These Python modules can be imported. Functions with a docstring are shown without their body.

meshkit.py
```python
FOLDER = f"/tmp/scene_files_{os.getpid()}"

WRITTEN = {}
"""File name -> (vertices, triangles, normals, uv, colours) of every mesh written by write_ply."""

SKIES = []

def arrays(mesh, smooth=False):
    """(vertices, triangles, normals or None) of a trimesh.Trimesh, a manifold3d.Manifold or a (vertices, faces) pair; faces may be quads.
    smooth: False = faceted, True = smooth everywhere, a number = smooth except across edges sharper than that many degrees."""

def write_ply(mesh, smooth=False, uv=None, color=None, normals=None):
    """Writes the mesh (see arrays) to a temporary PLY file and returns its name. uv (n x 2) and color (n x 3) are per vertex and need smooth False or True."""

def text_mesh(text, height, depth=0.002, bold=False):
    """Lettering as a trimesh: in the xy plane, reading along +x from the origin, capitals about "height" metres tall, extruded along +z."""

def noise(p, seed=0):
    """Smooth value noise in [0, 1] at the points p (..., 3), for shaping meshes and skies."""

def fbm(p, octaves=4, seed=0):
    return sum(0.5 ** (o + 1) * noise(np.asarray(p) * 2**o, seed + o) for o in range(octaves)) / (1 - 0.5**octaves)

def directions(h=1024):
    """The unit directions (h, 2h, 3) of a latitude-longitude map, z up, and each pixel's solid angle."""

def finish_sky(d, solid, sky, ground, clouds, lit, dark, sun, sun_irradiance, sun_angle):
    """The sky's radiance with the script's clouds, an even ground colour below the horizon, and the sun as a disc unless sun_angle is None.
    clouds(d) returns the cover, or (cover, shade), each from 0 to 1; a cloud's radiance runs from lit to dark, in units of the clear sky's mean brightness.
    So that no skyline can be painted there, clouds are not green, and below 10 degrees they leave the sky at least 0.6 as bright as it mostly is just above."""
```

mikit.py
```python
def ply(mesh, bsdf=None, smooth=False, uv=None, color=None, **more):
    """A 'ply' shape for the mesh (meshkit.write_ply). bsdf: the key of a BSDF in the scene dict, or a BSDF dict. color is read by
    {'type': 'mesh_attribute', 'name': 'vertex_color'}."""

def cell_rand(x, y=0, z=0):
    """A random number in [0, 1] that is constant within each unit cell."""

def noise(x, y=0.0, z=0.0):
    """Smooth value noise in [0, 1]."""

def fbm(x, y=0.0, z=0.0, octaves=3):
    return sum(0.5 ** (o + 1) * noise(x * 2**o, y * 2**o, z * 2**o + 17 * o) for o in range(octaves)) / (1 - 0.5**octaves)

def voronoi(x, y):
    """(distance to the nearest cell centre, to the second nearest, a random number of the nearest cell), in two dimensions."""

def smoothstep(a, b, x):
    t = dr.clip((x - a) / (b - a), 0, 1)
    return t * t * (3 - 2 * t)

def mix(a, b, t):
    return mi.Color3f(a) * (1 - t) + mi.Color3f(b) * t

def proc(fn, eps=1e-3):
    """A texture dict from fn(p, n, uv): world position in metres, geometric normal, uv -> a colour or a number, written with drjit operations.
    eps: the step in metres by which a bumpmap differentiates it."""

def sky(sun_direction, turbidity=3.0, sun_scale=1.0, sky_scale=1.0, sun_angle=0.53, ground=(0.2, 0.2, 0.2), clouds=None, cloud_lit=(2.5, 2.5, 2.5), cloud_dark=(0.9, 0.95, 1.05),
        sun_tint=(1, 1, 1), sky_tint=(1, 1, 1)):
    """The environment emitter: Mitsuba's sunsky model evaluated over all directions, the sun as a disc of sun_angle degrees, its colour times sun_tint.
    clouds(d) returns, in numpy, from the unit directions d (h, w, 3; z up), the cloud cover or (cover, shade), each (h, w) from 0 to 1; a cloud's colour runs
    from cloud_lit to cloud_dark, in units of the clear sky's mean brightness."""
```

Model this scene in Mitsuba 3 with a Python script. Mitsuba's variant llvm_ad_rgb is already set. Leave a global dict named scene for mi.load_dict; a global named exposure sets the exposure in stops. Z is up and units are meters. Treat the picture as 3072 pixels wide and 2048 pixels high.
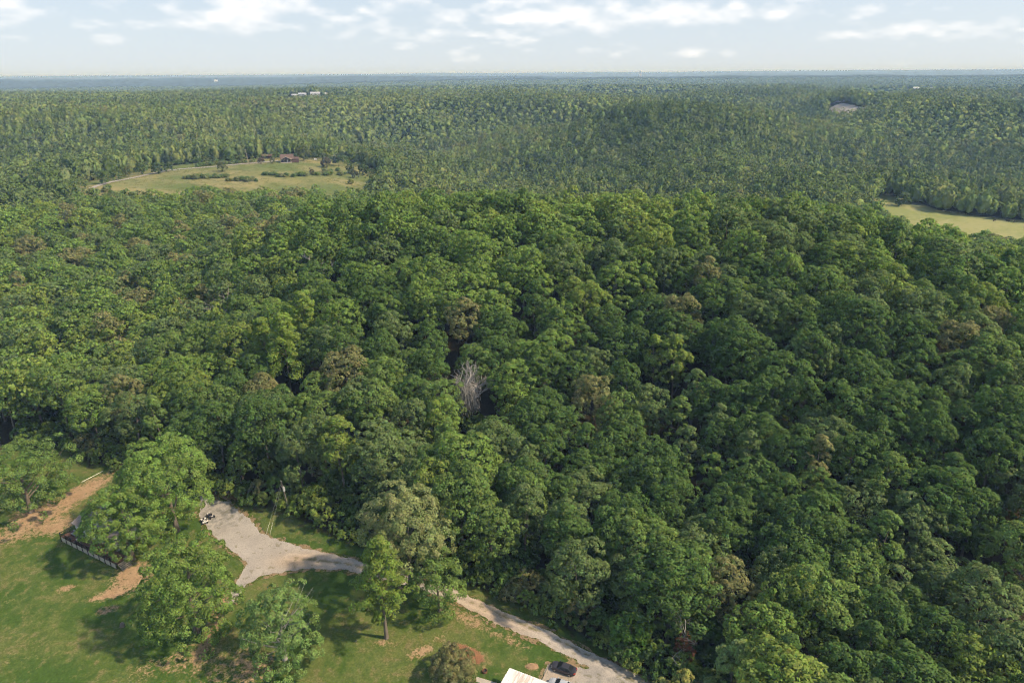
import math, random
import numpy as np, trimesh, shapely
from shapely.geometry import Polygon, LineString, Point
from scipy.interpolate import RBFInterpolator
from scipy.spatial import cKDTree
import manifold3d as m3
import drjit as dr, mitsuba as mi
import mikit, meshkit

T = mi.ScalarTransform4f
scene, labels = {}, {}

# ------------------------------------------------------------------ camera, sky, exposure
CAM_Z, PITCH, ROLL = 100.0, math.radians(21.4), math.radians(0.4)
FOV = 2 * math.degrees(math.atan(0.75))
FWD = np.array([0, math.cos(PITCH), -math.sin(PITCH)])
UP = np.array([math.sin(ROLL), math.sin(PITCH) * math.cos(ROLL), math.cos(PITCH) * math.cos(ROLL)])
scene['camera'] = {'type': 'perspective', 'fov': FOV, 'fov_axis': 'x', 'near_clip': 1.0, 'far_clip': 60000.0,
                   'to_world': T().look_at(origin=[0, 0, CAM_Z], target=[float(v) for v in np.array([0, 0, CAM_Z]) + FWD * 10], up=[float(v) for v in UP]),
                   'medium': {'type': 'ref', 'id': 'haze_air'}}
exposure = 2.0
SUN_EL, SUN_AZ = math.radians(45), math.radians(102)
SUN = [math.cos(SUN_EL) * math.sin(SUN_AZ), math.cos(SUN_EL) * math.cos(SUN_AZ), math.sin(SUN_EL)]


def clouds(d):
    """Fair-weather cumulus, small and crowded towards the horizon, over the whole dome."""
    el = np.degrees(np.arcsin(np.clip(d[..., 2], -1, 1)))
    az = np.arctan2(d[..., 0], d[..., 1])
    h = np.log(np.maximum(el, 0.3) + 2.0)
    p = np.stack([np.cos(az) * 15.0, np.sin(az) * 15.0, h * 3.4], -1)
    big = meshkit.fbm(p, 5, seed=11)
    lump = meshkit.fbm(p * np.array([2.8, 2.8, 3.0]), 4, seed=5)
    dens = 0.60 * big + 0.40 * lump
    bias = np.interp(el, [0, 1.6, 2.8, 4.2, 8, 25, 90], [0.30, 0.12, 0.05, 0.0, 0.0, 0.03, 0.06])
    c = np.clip((dens - bias - 0.45) / 0.20, 0, 1)
    low = meshkit.fbm(p + np.array([0, 0, 0.45]), 4, seed=11)
    shade = np.clip(0.25 + (low - big) * 2.5, 0, 0.7)
    veil = 0.82 * np.exp(-np.maximum(el, 0) / 13.0)           # the summer haze that whitens a low sky
    cover = 1 - (1 - 0.8 * c) * (1 - veil)
    return cover, np.where(cover > 1e-6, (veil * (1 - 0.8 * c) * 1.0 + 0.8 * c * shade) / np.maximum(cover, 1e-6), 1)


scene['sky'] = mikit.sky(SUN, turbidity=4.0, sky_scale=1.2, sky_tint=(1.04, 1.0, .95), sun_tint=(1.0, .96, .88), clouds=clouds, sun_angle=2.5, cloud_lit=(2.75, 2.68, 2.62), cloud_dark=(1.84, 1.98, 2.12), ground=(0.06, 0.08, 0.05))
scene['haze_air'] = {'type': 'homogeneous', 'albedo': {'type': 'rgb', 'value': [0.80, 0.91, 1.0]},
                     'sigma_t': {'type': 'rgb', 'value': [0.70e-4, 1.0e-4, 1.65e-4]}}

# ------------------------------------------------------------------ the lie of the land
rng = np.random.default_rng(7)
# x, y, ground height: the yard is level, a wooded hill rises behind it, then rolling country
CANOPY = 17.0
LAND = [(-78, 259, 57), (-36, 257, 58.6), (4, 255, 58.7), (51, 250, 60), (79, 237, 61.8), (102, 223, 60.5), (122, 206, 56.5), (135, 193, 51), (138, 178, 47.5),
        (-12, 160, 25), (40, 186, 38), (-48, 194, 43), (74, 148, 37), (33, 132, 17), (80, 101, 18), (100, 114, 30), (-193, 246, 21), (-173, 287, 26), (-237, 347, 36),
        (-241, 420, 33), (-94, 174, 23), (-98, 241, 36), (-150, 200, 19), (-230, 190, 19), (160, 90, 30), (170, 140, 42),
        (-52, 477, 23), (10, 600, 17), (95, 560, 24), (97, 895, 38), (292, 904, 31), (496, 982, 29), (644, 892, 29), (396, 648, 12), (313, 603, 10), (237, 658, 11),
        (0, 330, 33), (60, 330, 31), (130, 300, 31), (60, 430, 15), (180, 350, 20), (0, 420, 19), (230, 260, 28), (240, 180, 34), (330, 300, 20), (-110, 330, 32), (-60, 350, 29),
        (-524, 732, 49), (-704, 1093, 67), (-663, 1345, 66), (-519, 1514, 65), (-220, 770, 47), (-340, 740, 46), (-390, 670, 42), (-130, 740, 40), (-366, 500, 38), (-174, 883, 36), (-226, 1382, 55),
        (-86, 1998, 70), (297, 2180, 70), (879, 2340, 62), (1362, 2215, 60), (1157, 1631, 46), (-114, 1094, 44), (-1200, 1200, 70), (-700, 500, 50), (-1500, 2200, 30),
        (-900, 2300, 40), (-400, 2300, 55), (1800, 1500, 50), (900, 600, 25), (700, 350, 25), (400, 150, 25), (500, -200, 20), (-500, 200, 30), (-400, -200, 20), (0, -400, 15), (1300, 200, 30), (-1300, 200, 40), (0, -1500, 15)]
OPEN = [(-104, 128, 0), (-85, 119, 0), (-60, 120, 0), (-30, 120, 0), (0, 100, 0), (20, 85, 0), (-60, 80, 0), (-120, 85, 0), (-150, 110, 1), (0, 40, 0), (-80, 20, -1), (80, 30, 1), (-75, 143, 0),
        (-197, 619, 27.5), (-115, 609, 20), (-281, 484, 27), (-211, 497, 23), (-240, 600, 28), (-160, 560, 22), (-300, 470, 27), (278, 486, 8), (315, 414, 6.5), (361, 479, 4.5), (260, 440, 7), (290, 560, 8), (330, 540, 5), (-197, 680, 27.5), (-260, 650, 28.5), (-165, 690, 26), (-310, 600, 28.5), (-130, 640, 22)]
CTRL = np.array([(x, y, z - CANOPY - (3.5 if math.hypot(x, y) < 345 else 0)) for x, y, z in LAND] + OPEN, float)
RBF = RBFInterpolator(CTRL[:, :2] / 100, CTRL[:, 2], kernel='linear', smoothing=0.02)

FRONT = np.array([(-260, 190), (-190, 183), (-148, 176), (-132, 176), (-119, 166), (-103, 160), (-77, 147.5), (-66, 143.5), (-54, 140), (-40, 130), (-12, 118.5), (6, 108.5), (18, 98.5), (26.5, 90.5), (36, 80), (60, 55), (90, 20)], float)
YARD = Polygon([*FRONT, (90, -60), (-260, -60)])


KNOLLS = [(130, 800, 130, 24), (10, 700, 110, -10), (330, 700, 90, -6), (330, 850, 110, 12), (-420, 900, 150, 14), (-700, 1250, 260, 2), (560, 900, 120, 12), (200, 1150, 160, 14), (-150, 1150, 150, 12), (700, 1300, 180, 12)]
RISES = [(-395, 1430, 75, 11), (499, 1096, 45, 8), (1245, 2240, 110, 12), (1610, 2265, 90, 13)]


def ground_z(x, y):
    """Height of the land at (x, y)."""
    x, y = np.asarray(x, float), np.asarray(y, float)
    r = np.hypot(x, y)
    q = np.stack([np.clip(x, -2600, 2600), np.clip(y, -1600, 2700)], -1).reshape(-1, 2) / 100
    z = np.concatenate([RBF(q[i:i + 20000]) for i in range(0, len(q), 20000)]).reshape(x.shape) if len(q) else np.zeros_like(x)
    n1 = meshkit.fbm(np.stack([x / 200, y / 200, 0 * x], -1), 3, seed=2) - 0.5
    n2 = meshkit.fbm(np.stack([x / 600, y / 600, 0 * x], -1), 3, seed=4) - 0.5
    roll = np.clip((r - 300) / 500, 0, 1)
    open_ = np.exp(-(((x + 200) / 130) ** 2 + ((y - 560) / 130) ** 2) ** 2) + np.exp(-(((x - 330) / 110) ** 2 + ((y - 430) / 110) ** 2) ** 2)
    z = z + roll * (1 - np.clip(open_, 0, 1)) * (n1 * 62 + n2 * 105 * np.clip((r - 650) / 600, 0, 1))
    w1 = meshkit.fbm(np.stack([x / 620, y / 620, 0 * x], -1), 2, seed=41) - 0.5
    w2 = meshkit.fbm(np.stack([x / 380, y / 700, 0 * x], -1), 2, seed=42)
    z = z + np.clip((r - 620) / 350, 0, 1) * (1 - np.clip(open_, 0, 1)) * np.clip(w2 * 2.2 - .35, 0, 1) * 17 * np.sin((y + .25 * x + 1500 * w1) * 2 * math.pi / 540)
    for bx, by, bw, bh in KNOLLS:
        z = z + bh * np.exp(-((x - bx) ** 2 + (y - by) ** 2) / bw ** 2)
    z = np.where((z > 40) & (r > 450), 40 + 12 * np.tanh((z - 40) / 12), z)
    for bx, by, bw, bh in RISES:
        z = z + bh * np.exp(-((x - bx) ** 2 + (y - by) ** 2) / bw ** 2)
    az = np.degrees(np.arctan2(x, y))
    n3 = meshkit.fbm(np.stack([x / 1500, y / 1500, 0 * x], -1), 4, seed=9) - 0.5
    far = 30 + 26 * n3
    hump = lambda r0, w: np.exp(-((r - r0) / w) ** 2)
    sec = lambda a, b, s: 1 / (1 + np.exp(-(az - a) / s)) / (1 + np.exp((az - b) / s))
    far = far + hump(5200, 700) * sec(-14, 80, 4) * (38 + 10 * n3) + hump(7600, 900) * sec(-80, 8, 5) * (46 + 10 * n3) + hump(13000, 1200) * sec(-4, 90, 6) * (60 + 10 * n3) + hump(15000, 900) * 76
    t = np.clip((r - 2300) / 900, 0, 1)
    t = t * t * (3 - 2 * t)
    z = z * (1 - t) + far * t
    edge = np.maximum(np.interp(x, FRONT[:, 0], FRONT[:, 1]) - y, 0)            # the yard itself is level
    k = np.clip(edge / 10, 0, 1) * np.clip((250 - np.abs(x)) / 90, 0, 1) * np.clip((y + 60) / 60, 0, 1)
    return z * (1 - k * k * (3 - 2 * k))

# ------------------------------------------------------------------ materials
def rgb(r, g, b):
    return {'type': 'rgb', 'value': [r, g, b]}


VC = {'type': 'mesh_attribute', 'name': 'vertex_color'}
scene['leaf'] = {'type': 'principledthin', 'base_color': VC, 'roughness': 0.6, 'diff_trans': 0.8, 'spec_trans': 0.0}
scene['leaf_mass'] = {'type': 'twosided', 'bsdf': {'type': 'diffuse', 'reflectance': VC}}
scene['bark'] = {'type': 'twosided', 'bsdf': {'type': 'diffuse', 'reflectance': mikit.proc(
    lambda p, n, uv: mikit.mix((0.10, 0.085, 0.07), (0.24, 0.21, 0.18), mikit.fbm(p.x * 3, p.y * 3, p.z * 0.8, 3)))}}
scene['dead_wood'] = {'type': 'twosided', 'bsdf': {'type': 'diffuse', 'reflectance': mikit.proc(
    lambda p, n, uv: mikit.mix((0.25, 0.245, 0.235), (0.46, 0.45, 0.435), mikit.fbm(p.x * 2, p.y * 2, p.z * 2, 2)))}}

CLEARING = Polygon([(-292, 455), (-255, 420), (-215, 425), (-185, 440), (-160, 455), (-125, 455), (-104, 465), (-104, 540), (-108, 580), (-112, 618), (-140, 650), (-160, 684), (-184, 662), (-222, 652), (-241, 636), (-282, 612), (-310, 588), (-324, 556), (-318, 500), (-306, 470)])
PASTURE = Polygon([(225, 420), (262, 500), (281, 522), (292, 500), (300, 474), (317, 460), (340, 447), (420, 420), (420, 300), (300, 292), (245, 305), (212, 350)])
BARE_FIELD = Polygon([(478, 1078), (496, 1080), (524, 1016), (506, 992), (476, 1015), (466, 1055)])
HOLES = [Polygon([(-440, 1330), (-345, 1310), (-345, 1452), (-440, 1452)]), Polygon([(1180, 2120), (1330, 2150), (1320, 2270), (1180, 2260)]), Polygon([(1520, 2160), (1640, 2120), (1670, 2270), (1570, 2300)])]



def blob(p, x, y, rx, ry, a, amp=1.0):
    c, s = math.cos(math.radians(a)), math.sin(math.radians(a))
    u, v = ((p.x - x) * c + (p.y - y) * s) / rx, (-(p.x - x) * s + (p.y - y) * c) / ry
    return amp * dr.exp(-(u * u + v * v))


DIRT = [(-117, 140, 7, 9, 10, .95), (-111, 152, 4, 9, -18, 1.1), (-108.5, 136, 4, 4, 0, .75), (-121, 130, 6, 4, 30, .45), (-82, 118.5, 4, 5, 20, 1.3), (-85, 112.5, 3.5, 1.6, 20, .9), (-82, 108.5, 3, 1.5, 20, .7),
        (-94, 115, 2, 1.2, 20, .8), (-59, 106, 1.6, 9, 5, 1.0), (-64, 95, 9, 4, 30, .55), (-54, 92, 6, 8, 0, .45), (-17.5, 97.3, 2.8, 1.4, 35, 1.0), (-14, 101, 2, 1.4, 0, .5), (3.3, 93.8, 1.5, 1, 0, 1.1),
        (-9, 105.5, 6, 2.0, -34, .75), (0, 99.6, 5, 1.6, -30, .6), (-24.3, 99.5, 3, 1.4, 0, .7), (-20, 92, 5, 2, 0, .35), (-8, 96, 5, 2.4, -25, .75), (-95, 95, 18, 6, 25, .32), (-110, 110, 16, 5, 10, .40),
        (-73, 147, 8, 4, 0, 1.0), (-46, 94, 5, 8, 10, .6)]


def lawn_colour(p, n, uv):
    n1, n2 = mikit.fbm(p.x * .9, p.y * .9, 0, 4), mikit.fbm(p.x * .11 + 7, p.y * .11, 0, 3)
    fine = mikit.noise(p.x * 4.5, p.y * 4.5)
    grass = mikit.mix((0.058, 0.108, 0.024), (0.118, 0.150, 0.046), mikit.smoothstep(0.35, 0.68, n2 * .65 + n1 * .35))
    grass = mikit.mix(grass, (0.20, 0.16, 0.085), mikit.smoothstep(0.50, 0.74, n1 * .7 + fine * .2 + (n2 - .5) * .25) * .6)
    d = sum(blob(p, *b) for b in DIRT)
    t = mikit.smoothstep(0.36, 0.92, d * (.25 + 1.5 * mikit.fbm(p.x * 1.7, p.y * 1.7, 3, 4)) + (fine - .5) * .3)
    soil = mikit.mix((0.30, 0.20, 0.12), (0.40, 0.29, 0.185), n1)
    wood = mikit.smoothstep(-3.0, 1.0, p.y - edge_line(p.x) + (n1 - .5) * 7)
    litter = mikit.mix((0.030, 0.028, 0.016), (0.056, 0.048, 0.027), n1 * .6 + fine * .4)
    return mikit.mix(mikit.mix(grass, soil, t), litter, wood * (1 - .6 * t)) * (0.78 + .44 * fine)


def edge_line(x):
    out = mi.Float(float(FRONT[0, 1]))
    for (x0, y0), (x1, y1) in zip(FRONT[:-1], FRONT[1:]):
        t = dr.clip((x - float(x0)) / float(x1 - x0), 0, 1)
        out = out + t * float(y1 - y0)
    return out


def far_colour(p, n, uv):
    n1 = mikit.fbm(p.x / 14, p.y / 14, 0, 3)
    n2 = mikit.fbm(p.x / 170 + 3, p.y / 170, 0, 3)
    return mikit.mix((0.030, 0.042, 0.018), (0.075, 0.090, 0.036), n1 * .6 + n2 * .4)


def meadow_colour(p, n, uv):
    n1, n2 = mikit.fbm(p.x / 3.0, p.y / 3.0, 0, 3), mikit.fbm(p.x / 28 + 3, p.y / 20, 0, 3)
    c = mikit.mix((0.125, 0.165, 0.060), (0.275, 0.25, 0.125), mikit.smoothstep(.3, .7, n2 * .7 + n1 * .3))
    return mikit.mix(c, (0.085, 0.115, 0.035), mikit.smoothstep(.50, .68, n1) * .65)


def pasture_colour(p, n, uv):
    n1, n2 = mikit.fbm(p.x / 2.5, p.y / 2.5, 0, 3), mikit.fbm(p.x / 22 + 9, p.y / 22, 0, 3)
    return mikit.mix((0.22, 0.255, 0.095), (0.295, 0.30, 0.14), mikit.smoothstep(.3, .7, n2 * .6 + n1 * .4))


LANE = [(-50, 124.5), (-37, 122), (-25, 118), (-11, 111.5), (0, 105), (8, 100.3), (15, 95.5), (24, 88.5)]


def verge_colour(p, n, uv):
    n1, fine = mikit.fbm(p.x * 1.3, p.y * 1.3, 0, 4), mikit.noise(p.x * 5, p.y * 5)
    c = mikit.mix((0.075, 0.105, 0.026), (0.25, 0.19, 0.12), mikit.smoothstep(.44, .60, n1 * .8 + fine * .22))
    return c * (.8 + .4 * fine)


def gravel_colour(p, n, uv):
    n1, n2, f = mikit.fbm(p.x * 1.2, p.y * 1.2, 0, 3), mikit.fbm(p.x * .14, p.y * .14 + 5, 0, 2), mikit.noise(p.x * 7, p.y * 7)
    c = mikit.mix((0.45, 0.42, 0.385), (0.42, 0.40, 0.375), n2)
    rut = mi.Float(9.0)
    for (x0, y0), (x1, y1) in zip(LANE[:-1], LANE[1:]):
        t = dr.clip(((p.x - x0) * (x1 - x0) + (p.y - y0) * (y1 - y0)) / ((x1 - x0) ** 2 + (y1 - y0) ** 2), 0, 1)
        rut = dr.minimum(rut, dr.sqrt(dr.square(p.x - x0 - t * (x1 - x0)) + dr.square(p.y - y0 - t * (y1 - y0))))
    worn = dr.exp(-dr.square((rut - .95) / .42))
    crown_ = dr.exp(-dr.square(rut / .38)) * mikit.smoothstep(.40, .62, n1)
    tan = blob(p, -47, 123, 6, 3, 0, 1.0) + blob(p, -5, 107, 9, 5, -33, .8) + blob(p, 8, 91.5, 2.5, 1.5, 0, .8)
    c = mikit.mix(c, (0.47, 0.35, 0.23), dr.clip(tan, 0, 1) * .7)
    grey = blob(p, -72, 139, 7, 5, 30, 1.2) + blob(p, 18, 91, 8, 3, -20, .7)
    c = mikit.mix(c, (0.27, 0.27, 0.265), dr.clip(grey, 0, 1) * mikit.smoothstep(.25, .6, n1))
    c = mikit.mix(c, (0.18, 0.17, 0.09), mikit.smoothstep(.66, .80, n1 + .10 * dr.clip(grey, 0, 1)) * .5)
    c = mikit.mix(c, (0.17, 0.16, 0.075), crown_ * .65)
    return c * (0.86 + .26 * f) * (.90 + .16 * worn) * (.84 + .3 * mikit.fbm(p.x * .35, p.y * .35, 2, 3))


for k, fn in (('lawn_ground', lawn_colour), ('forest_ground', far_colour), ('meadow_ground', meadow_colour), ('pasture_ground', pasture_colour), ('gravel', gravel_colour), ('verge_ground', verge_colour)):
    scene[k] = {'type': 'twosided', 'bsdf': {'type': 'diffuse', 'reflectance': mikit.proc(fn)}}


def plain(name, c, rough=0.6, metallic=0.0, **more):
    scene[name] = {'type': 'twosided', 'bsdf': {'type': 'principled', 'base_color': rgb(*c), 'roughness': rough, 'metallic': metallic, 'specular': 0.4, **more}}


# ------------------------------------------------------------------ ground sheets
def polar(az, rr):
    a, r = np.meshgrid(az, rr, indexing='ij')
    x, y = r * np.sin(a), r * np.cos(a)
    v = np.stack([x, y, ground_z(x, y)], -1)
    i = np.arange((len(az) - 1) * len(rr)).reshape(len(az) - 1, len(rr))[:, :-1].ravel()
    n = len(rr)
    return v, np.stack([i, i + n, i + n + 1, i + 1], 1)[:, ::-1]


AZ = np.radians(np.unique(np.concatenate([np.linspace(-180, -60, 41), np.linspace(-60, 60, 641), np.linspace(60, 180, 41)])))


def sheet(key, az, rr, bsdf, what=None, bump=0.0):
    v, f = polar(az, rr)
    if bump:
        h = meshkit.noise(np.stack([v[..., 0] / 260, v[..., 1] / 260, 0 * v[..., 0]], -1), seed=5) + meshkit.noise(np.stack([v[..., 0] / 120, v[..., 1] / 160, 0 * v[..., 0]], -1), seed=6)
        v[..., 2] += bump * h * np.clip((np.hypot(v[..., 0], v[..., 1]) - rr[0]) / 300, 0, 1)
    scene[key] = mikit.ply((v.reshape(-1, 3), f), bsdf, smooth=True)
    labels[key] = {'kind': 'structure'}
    if what:
        labels[key].update(label=what[0], category=what[1])


R_NEAR = np.concatenate([np.linspace(0.5, 60, 24), np.linspace(62, 190, 110), np.linspace(193, 300, 50)])
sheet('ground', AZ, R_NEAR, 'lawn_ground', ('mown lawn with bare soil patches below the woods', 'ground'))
sheet('terrain', AZ, np.geomspace(300, 4600, 230), 'forest_ground', ('rolling land under the forest', 'terrain'))
sheet('hills', np.radians(np.unique(np.concatenate([np.linspace(-180, -52, 60), np.linspace(-52, 52, 1500), np.linspace(52, 180, 60)]))), np.geomspace(4600, 16500, 120), 'forest_ground', ('blue wooded hills along the horizon', 'hills'), bump=3.5)


def drape(key, poly, step, lift, bsdf, what, ragged=0.0, seed=1):
    """A sheet in the shape of a polygon, laid on the land; its outline frayed by noise."""
    b = poly.exterior.segmentize(step)
    pts = np.array(b.coords)[:-1]
    if ragged:
        c = np.gradient(pts, axis=0)
        nrm = np.stack([c[:, 1], -c[:, 0]], 1) / np.maximum(np.linalg.norm(c, axis=1, keepdims=True), 1e-6)
        k = meshkit.fbm(np.stack([pts[:, 0] / (ragged * 2.2), pts[:, 1] / (ragged * 2.2), 0 * pts[:, 0]], -1), 3, seed=seed) - .5
        pts = pts + nrm * (k * 2.6 * ragged)[:, None]
    poly2 = Polygon(pts).buffer(0)
    poly2 = max(getattr(poly2, 'geoms', [poly2]), key=lambda g: g.area)
    x0, y0, x1, y1 = poly2.bounds
    gx, gy = np.meshgrid(np.arange(x0, x1, step), np.arange(y0, y1, step))
    g = np.stack([gx.ravel(), gy.ravel()], 1) + rng.uniform(-.2, .2, (gx.size, 2)) * step
    inner = poly2.buffer(-step * .4)
    g = g[shapely.contains_xy(inner, g[:, 0], g[:, 1])]
    edge = np.array(poly2.exterior.coords)[:-1]
    allp = np.vstack([edge, g])
    from scipy.spatial import Delaunay
    t = Delaunay(allp).simplices
    cen = allp[t].mean(1)
    t = t[shapely.contains_xy(poly2, cen[:, 0], cen[:, 1])]
    e1, e2 = allp[t[:, 1]] - allp[t[:, 0]], allp[t[:, 2]] - allp[t[:, 0]]
    flip = e1[:, 0] * e2[:, 1] - e1[:, 1] * e2[:, 0] < 0
    t[flip] = t[flip][:, ::-1]
    z = ground_z(allp[:, 0], allp[:, 1]) + lift
    scene[key] = mikit.ply((np.column_stack([allp, z]), t), bsdf, smooth=True)
    labels[key] = {'label': what[0], 'category': what[1], 'kind': 'structure'}


drape('meadow', CLEARING.buffer(6), 7, 0.55, 'meadow_ground', ('tan grass meadow around the far brown house', 'meadow'), 9, 3)
drape('pasture', PASTURE.buffer(8), 7, 0.55, 'pasture_ground', ('pale yellow pasture with cattle beyond the wooded hill', 'pasture'), 5, 4)
GRAVEL = Polygon([(-79, 147), (-71.4, 144.4), (-64, 138), (-59.2, 132.8), (-53, 129.5), (-47.4, 127.2), (-37.8, 124.1), (-27, 119.6), (-13, 114.1), (-9.7, 112.1), (-.5, 106.5), (7.1, 102), (15.1, 96.6), (20.9, 93), (24.8, 89.9), (32, 84), (44, 70), (54, 40), (50, 38),
                  (39, 66), (25, 80), (10, 84), (3, 87.4), (5.0, 90.7), (6.2, 94.0), (11.2, 93.6), (13.8, 93.2), (12.1, 94.6), (9.6, 96.2), (6, 99.1), (-2.4, 103.6), (-9.5, 108.5), (-12.8, 110.9), (-25, 116), (-36.8, 120.1), (-45.5, 120.6), (-54.4, 118.4),
                  (-56.9, 114.6), (-56.6, 110.5), (-58.2, 110.3), (-58.7, 115.4), (-58.6, 122.2), (-62.2, 125.8), (-65.5, 128.2), (-72.1, 134.6), (-77, 140)])
drape('verge', GRAVEL.buffer(.9), 0.6, 0.022, 'verge_ground', ('worn grass and soil verge along the gravel driveway', 'verge'), 0.9, 18)
drape('gravel_drive', GRAVEL.buffer(.1), 0.45, 0.045, 'gravel', ('pale gravel driveway running from the house to the parked cars', 'driveway'), 0.5, 8)
ROAD = LineString([(-291, 480), (-291, 512), (-289, 534), (-286, 555), (-278, 573), (-254, 588), (-230, 610), (-217, 620), (-209, 632)])
scene['pale_lane'] = {'type': 'twosided', 'bsdf': {'type': 'diffuse', 'reflectance': mikit.proc(lambda p, n, uv: mikit.mix((0.30, 0.29, 0.265), (0.40, 0.38, 0.345), mikit.fbm(p.x, p.y, 0, 2)))}}
drape('lane', ROAD.buffer(1.8, cap_style='flat'), 4, 0.75, 'pale_lane', ('pale gravel lane along the meadow to the far brown house', 'lane'))
drape('bare_field', BARE_FIELD, 12, 1.0, 'pale_lane', ('strip of pale bare soil among far woods', 'field'))

# ------------------------------------------------------------------ foliage
def unit(v):
    return v / np.maximum(np.linalg.norm(v, axis=-1, keepdims=True), 1e-9)


def leaf_mesh(P, N, size, g, base, lobe=None, wild=0.7, width=0.62, jitter=0.36):
    """Leaf sprays: one bent four-cornered face at each point, facing roughly along N. Returns (vertices, faces, normals, colours)."""
    n = len(P)
    geo = unit(N + wild * g.normal(size=(n, 3)))
    a = unit(np.cross(geo, g.normal(size=(n, 3))))
    b = np.cross(geo, a)
    L = (size * g.uniform(0.65, 1.35, n))[:, None]
    w = L * width
    bend = geo * L * 0.14
    v = np.stack([P - a * L / 2, P + b * w / 2 + bend, P + a * L / 2, P - b * w / 2 + bend], 1).reshape(-1, 3)
    i = np.arange(n)[:, None] * 4
    f = np.vstack([i + [0, 1, 2], i + [0, 2, 3]])
    c = np.asarray(base) * g.uniform(1 - jitter, 1 + jitter, (n, 1)) * (1 + g.normal(0, .05, (n, 3)))
    if lobe is not None:
        k = g.uniform(.84, 1.16, (lobe.max() + 1, 1)) * (1 + g.normal(0, .03, (lobe.max() + 1, 3)))
        c = c * k[lobe]
    shade = unit(.58 * N + .42 * geo)
    return v, f, np.repeat(shade, 4, 0), np.repeat(np.clip(c, .004, .9), 4, 0)


def merge(parts):
    vs, fs, ns, cs, at = [], [], [], [], 0
    for v, f, n, c in parts:
        vs.append(v), fs.append(f + at), ns.append(n), cs.append(c)
        at += len(v)
    return np.vstack(vs), np.vstack(fs), np.vstack(ns), np.vstack(cs)


def shape(parts, bsdf='leaf'):
    v, f, n, c = parts
    return {'type': 'ply', 'filename': meshkit.write_ply((v, f), False, None, c, normals=n), 'face_normals': False, 'bsdf': {'type': 'ref', 'id': bsdf}}


def sphere_points(n, g, low=-1.0):
    i = (np.arange(n) + g.uniform(0, 1)) / n
    z = 1 - i * (1 - low)
    a = np.arange(n) * 2.39996 + g.uniform(0, 6.28)
    r = np.sqrt(np.maximum(1 - z * z, 0))
    return np.stack([r * np.cos(a), r * np.sin(a), z], -1)


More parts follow.
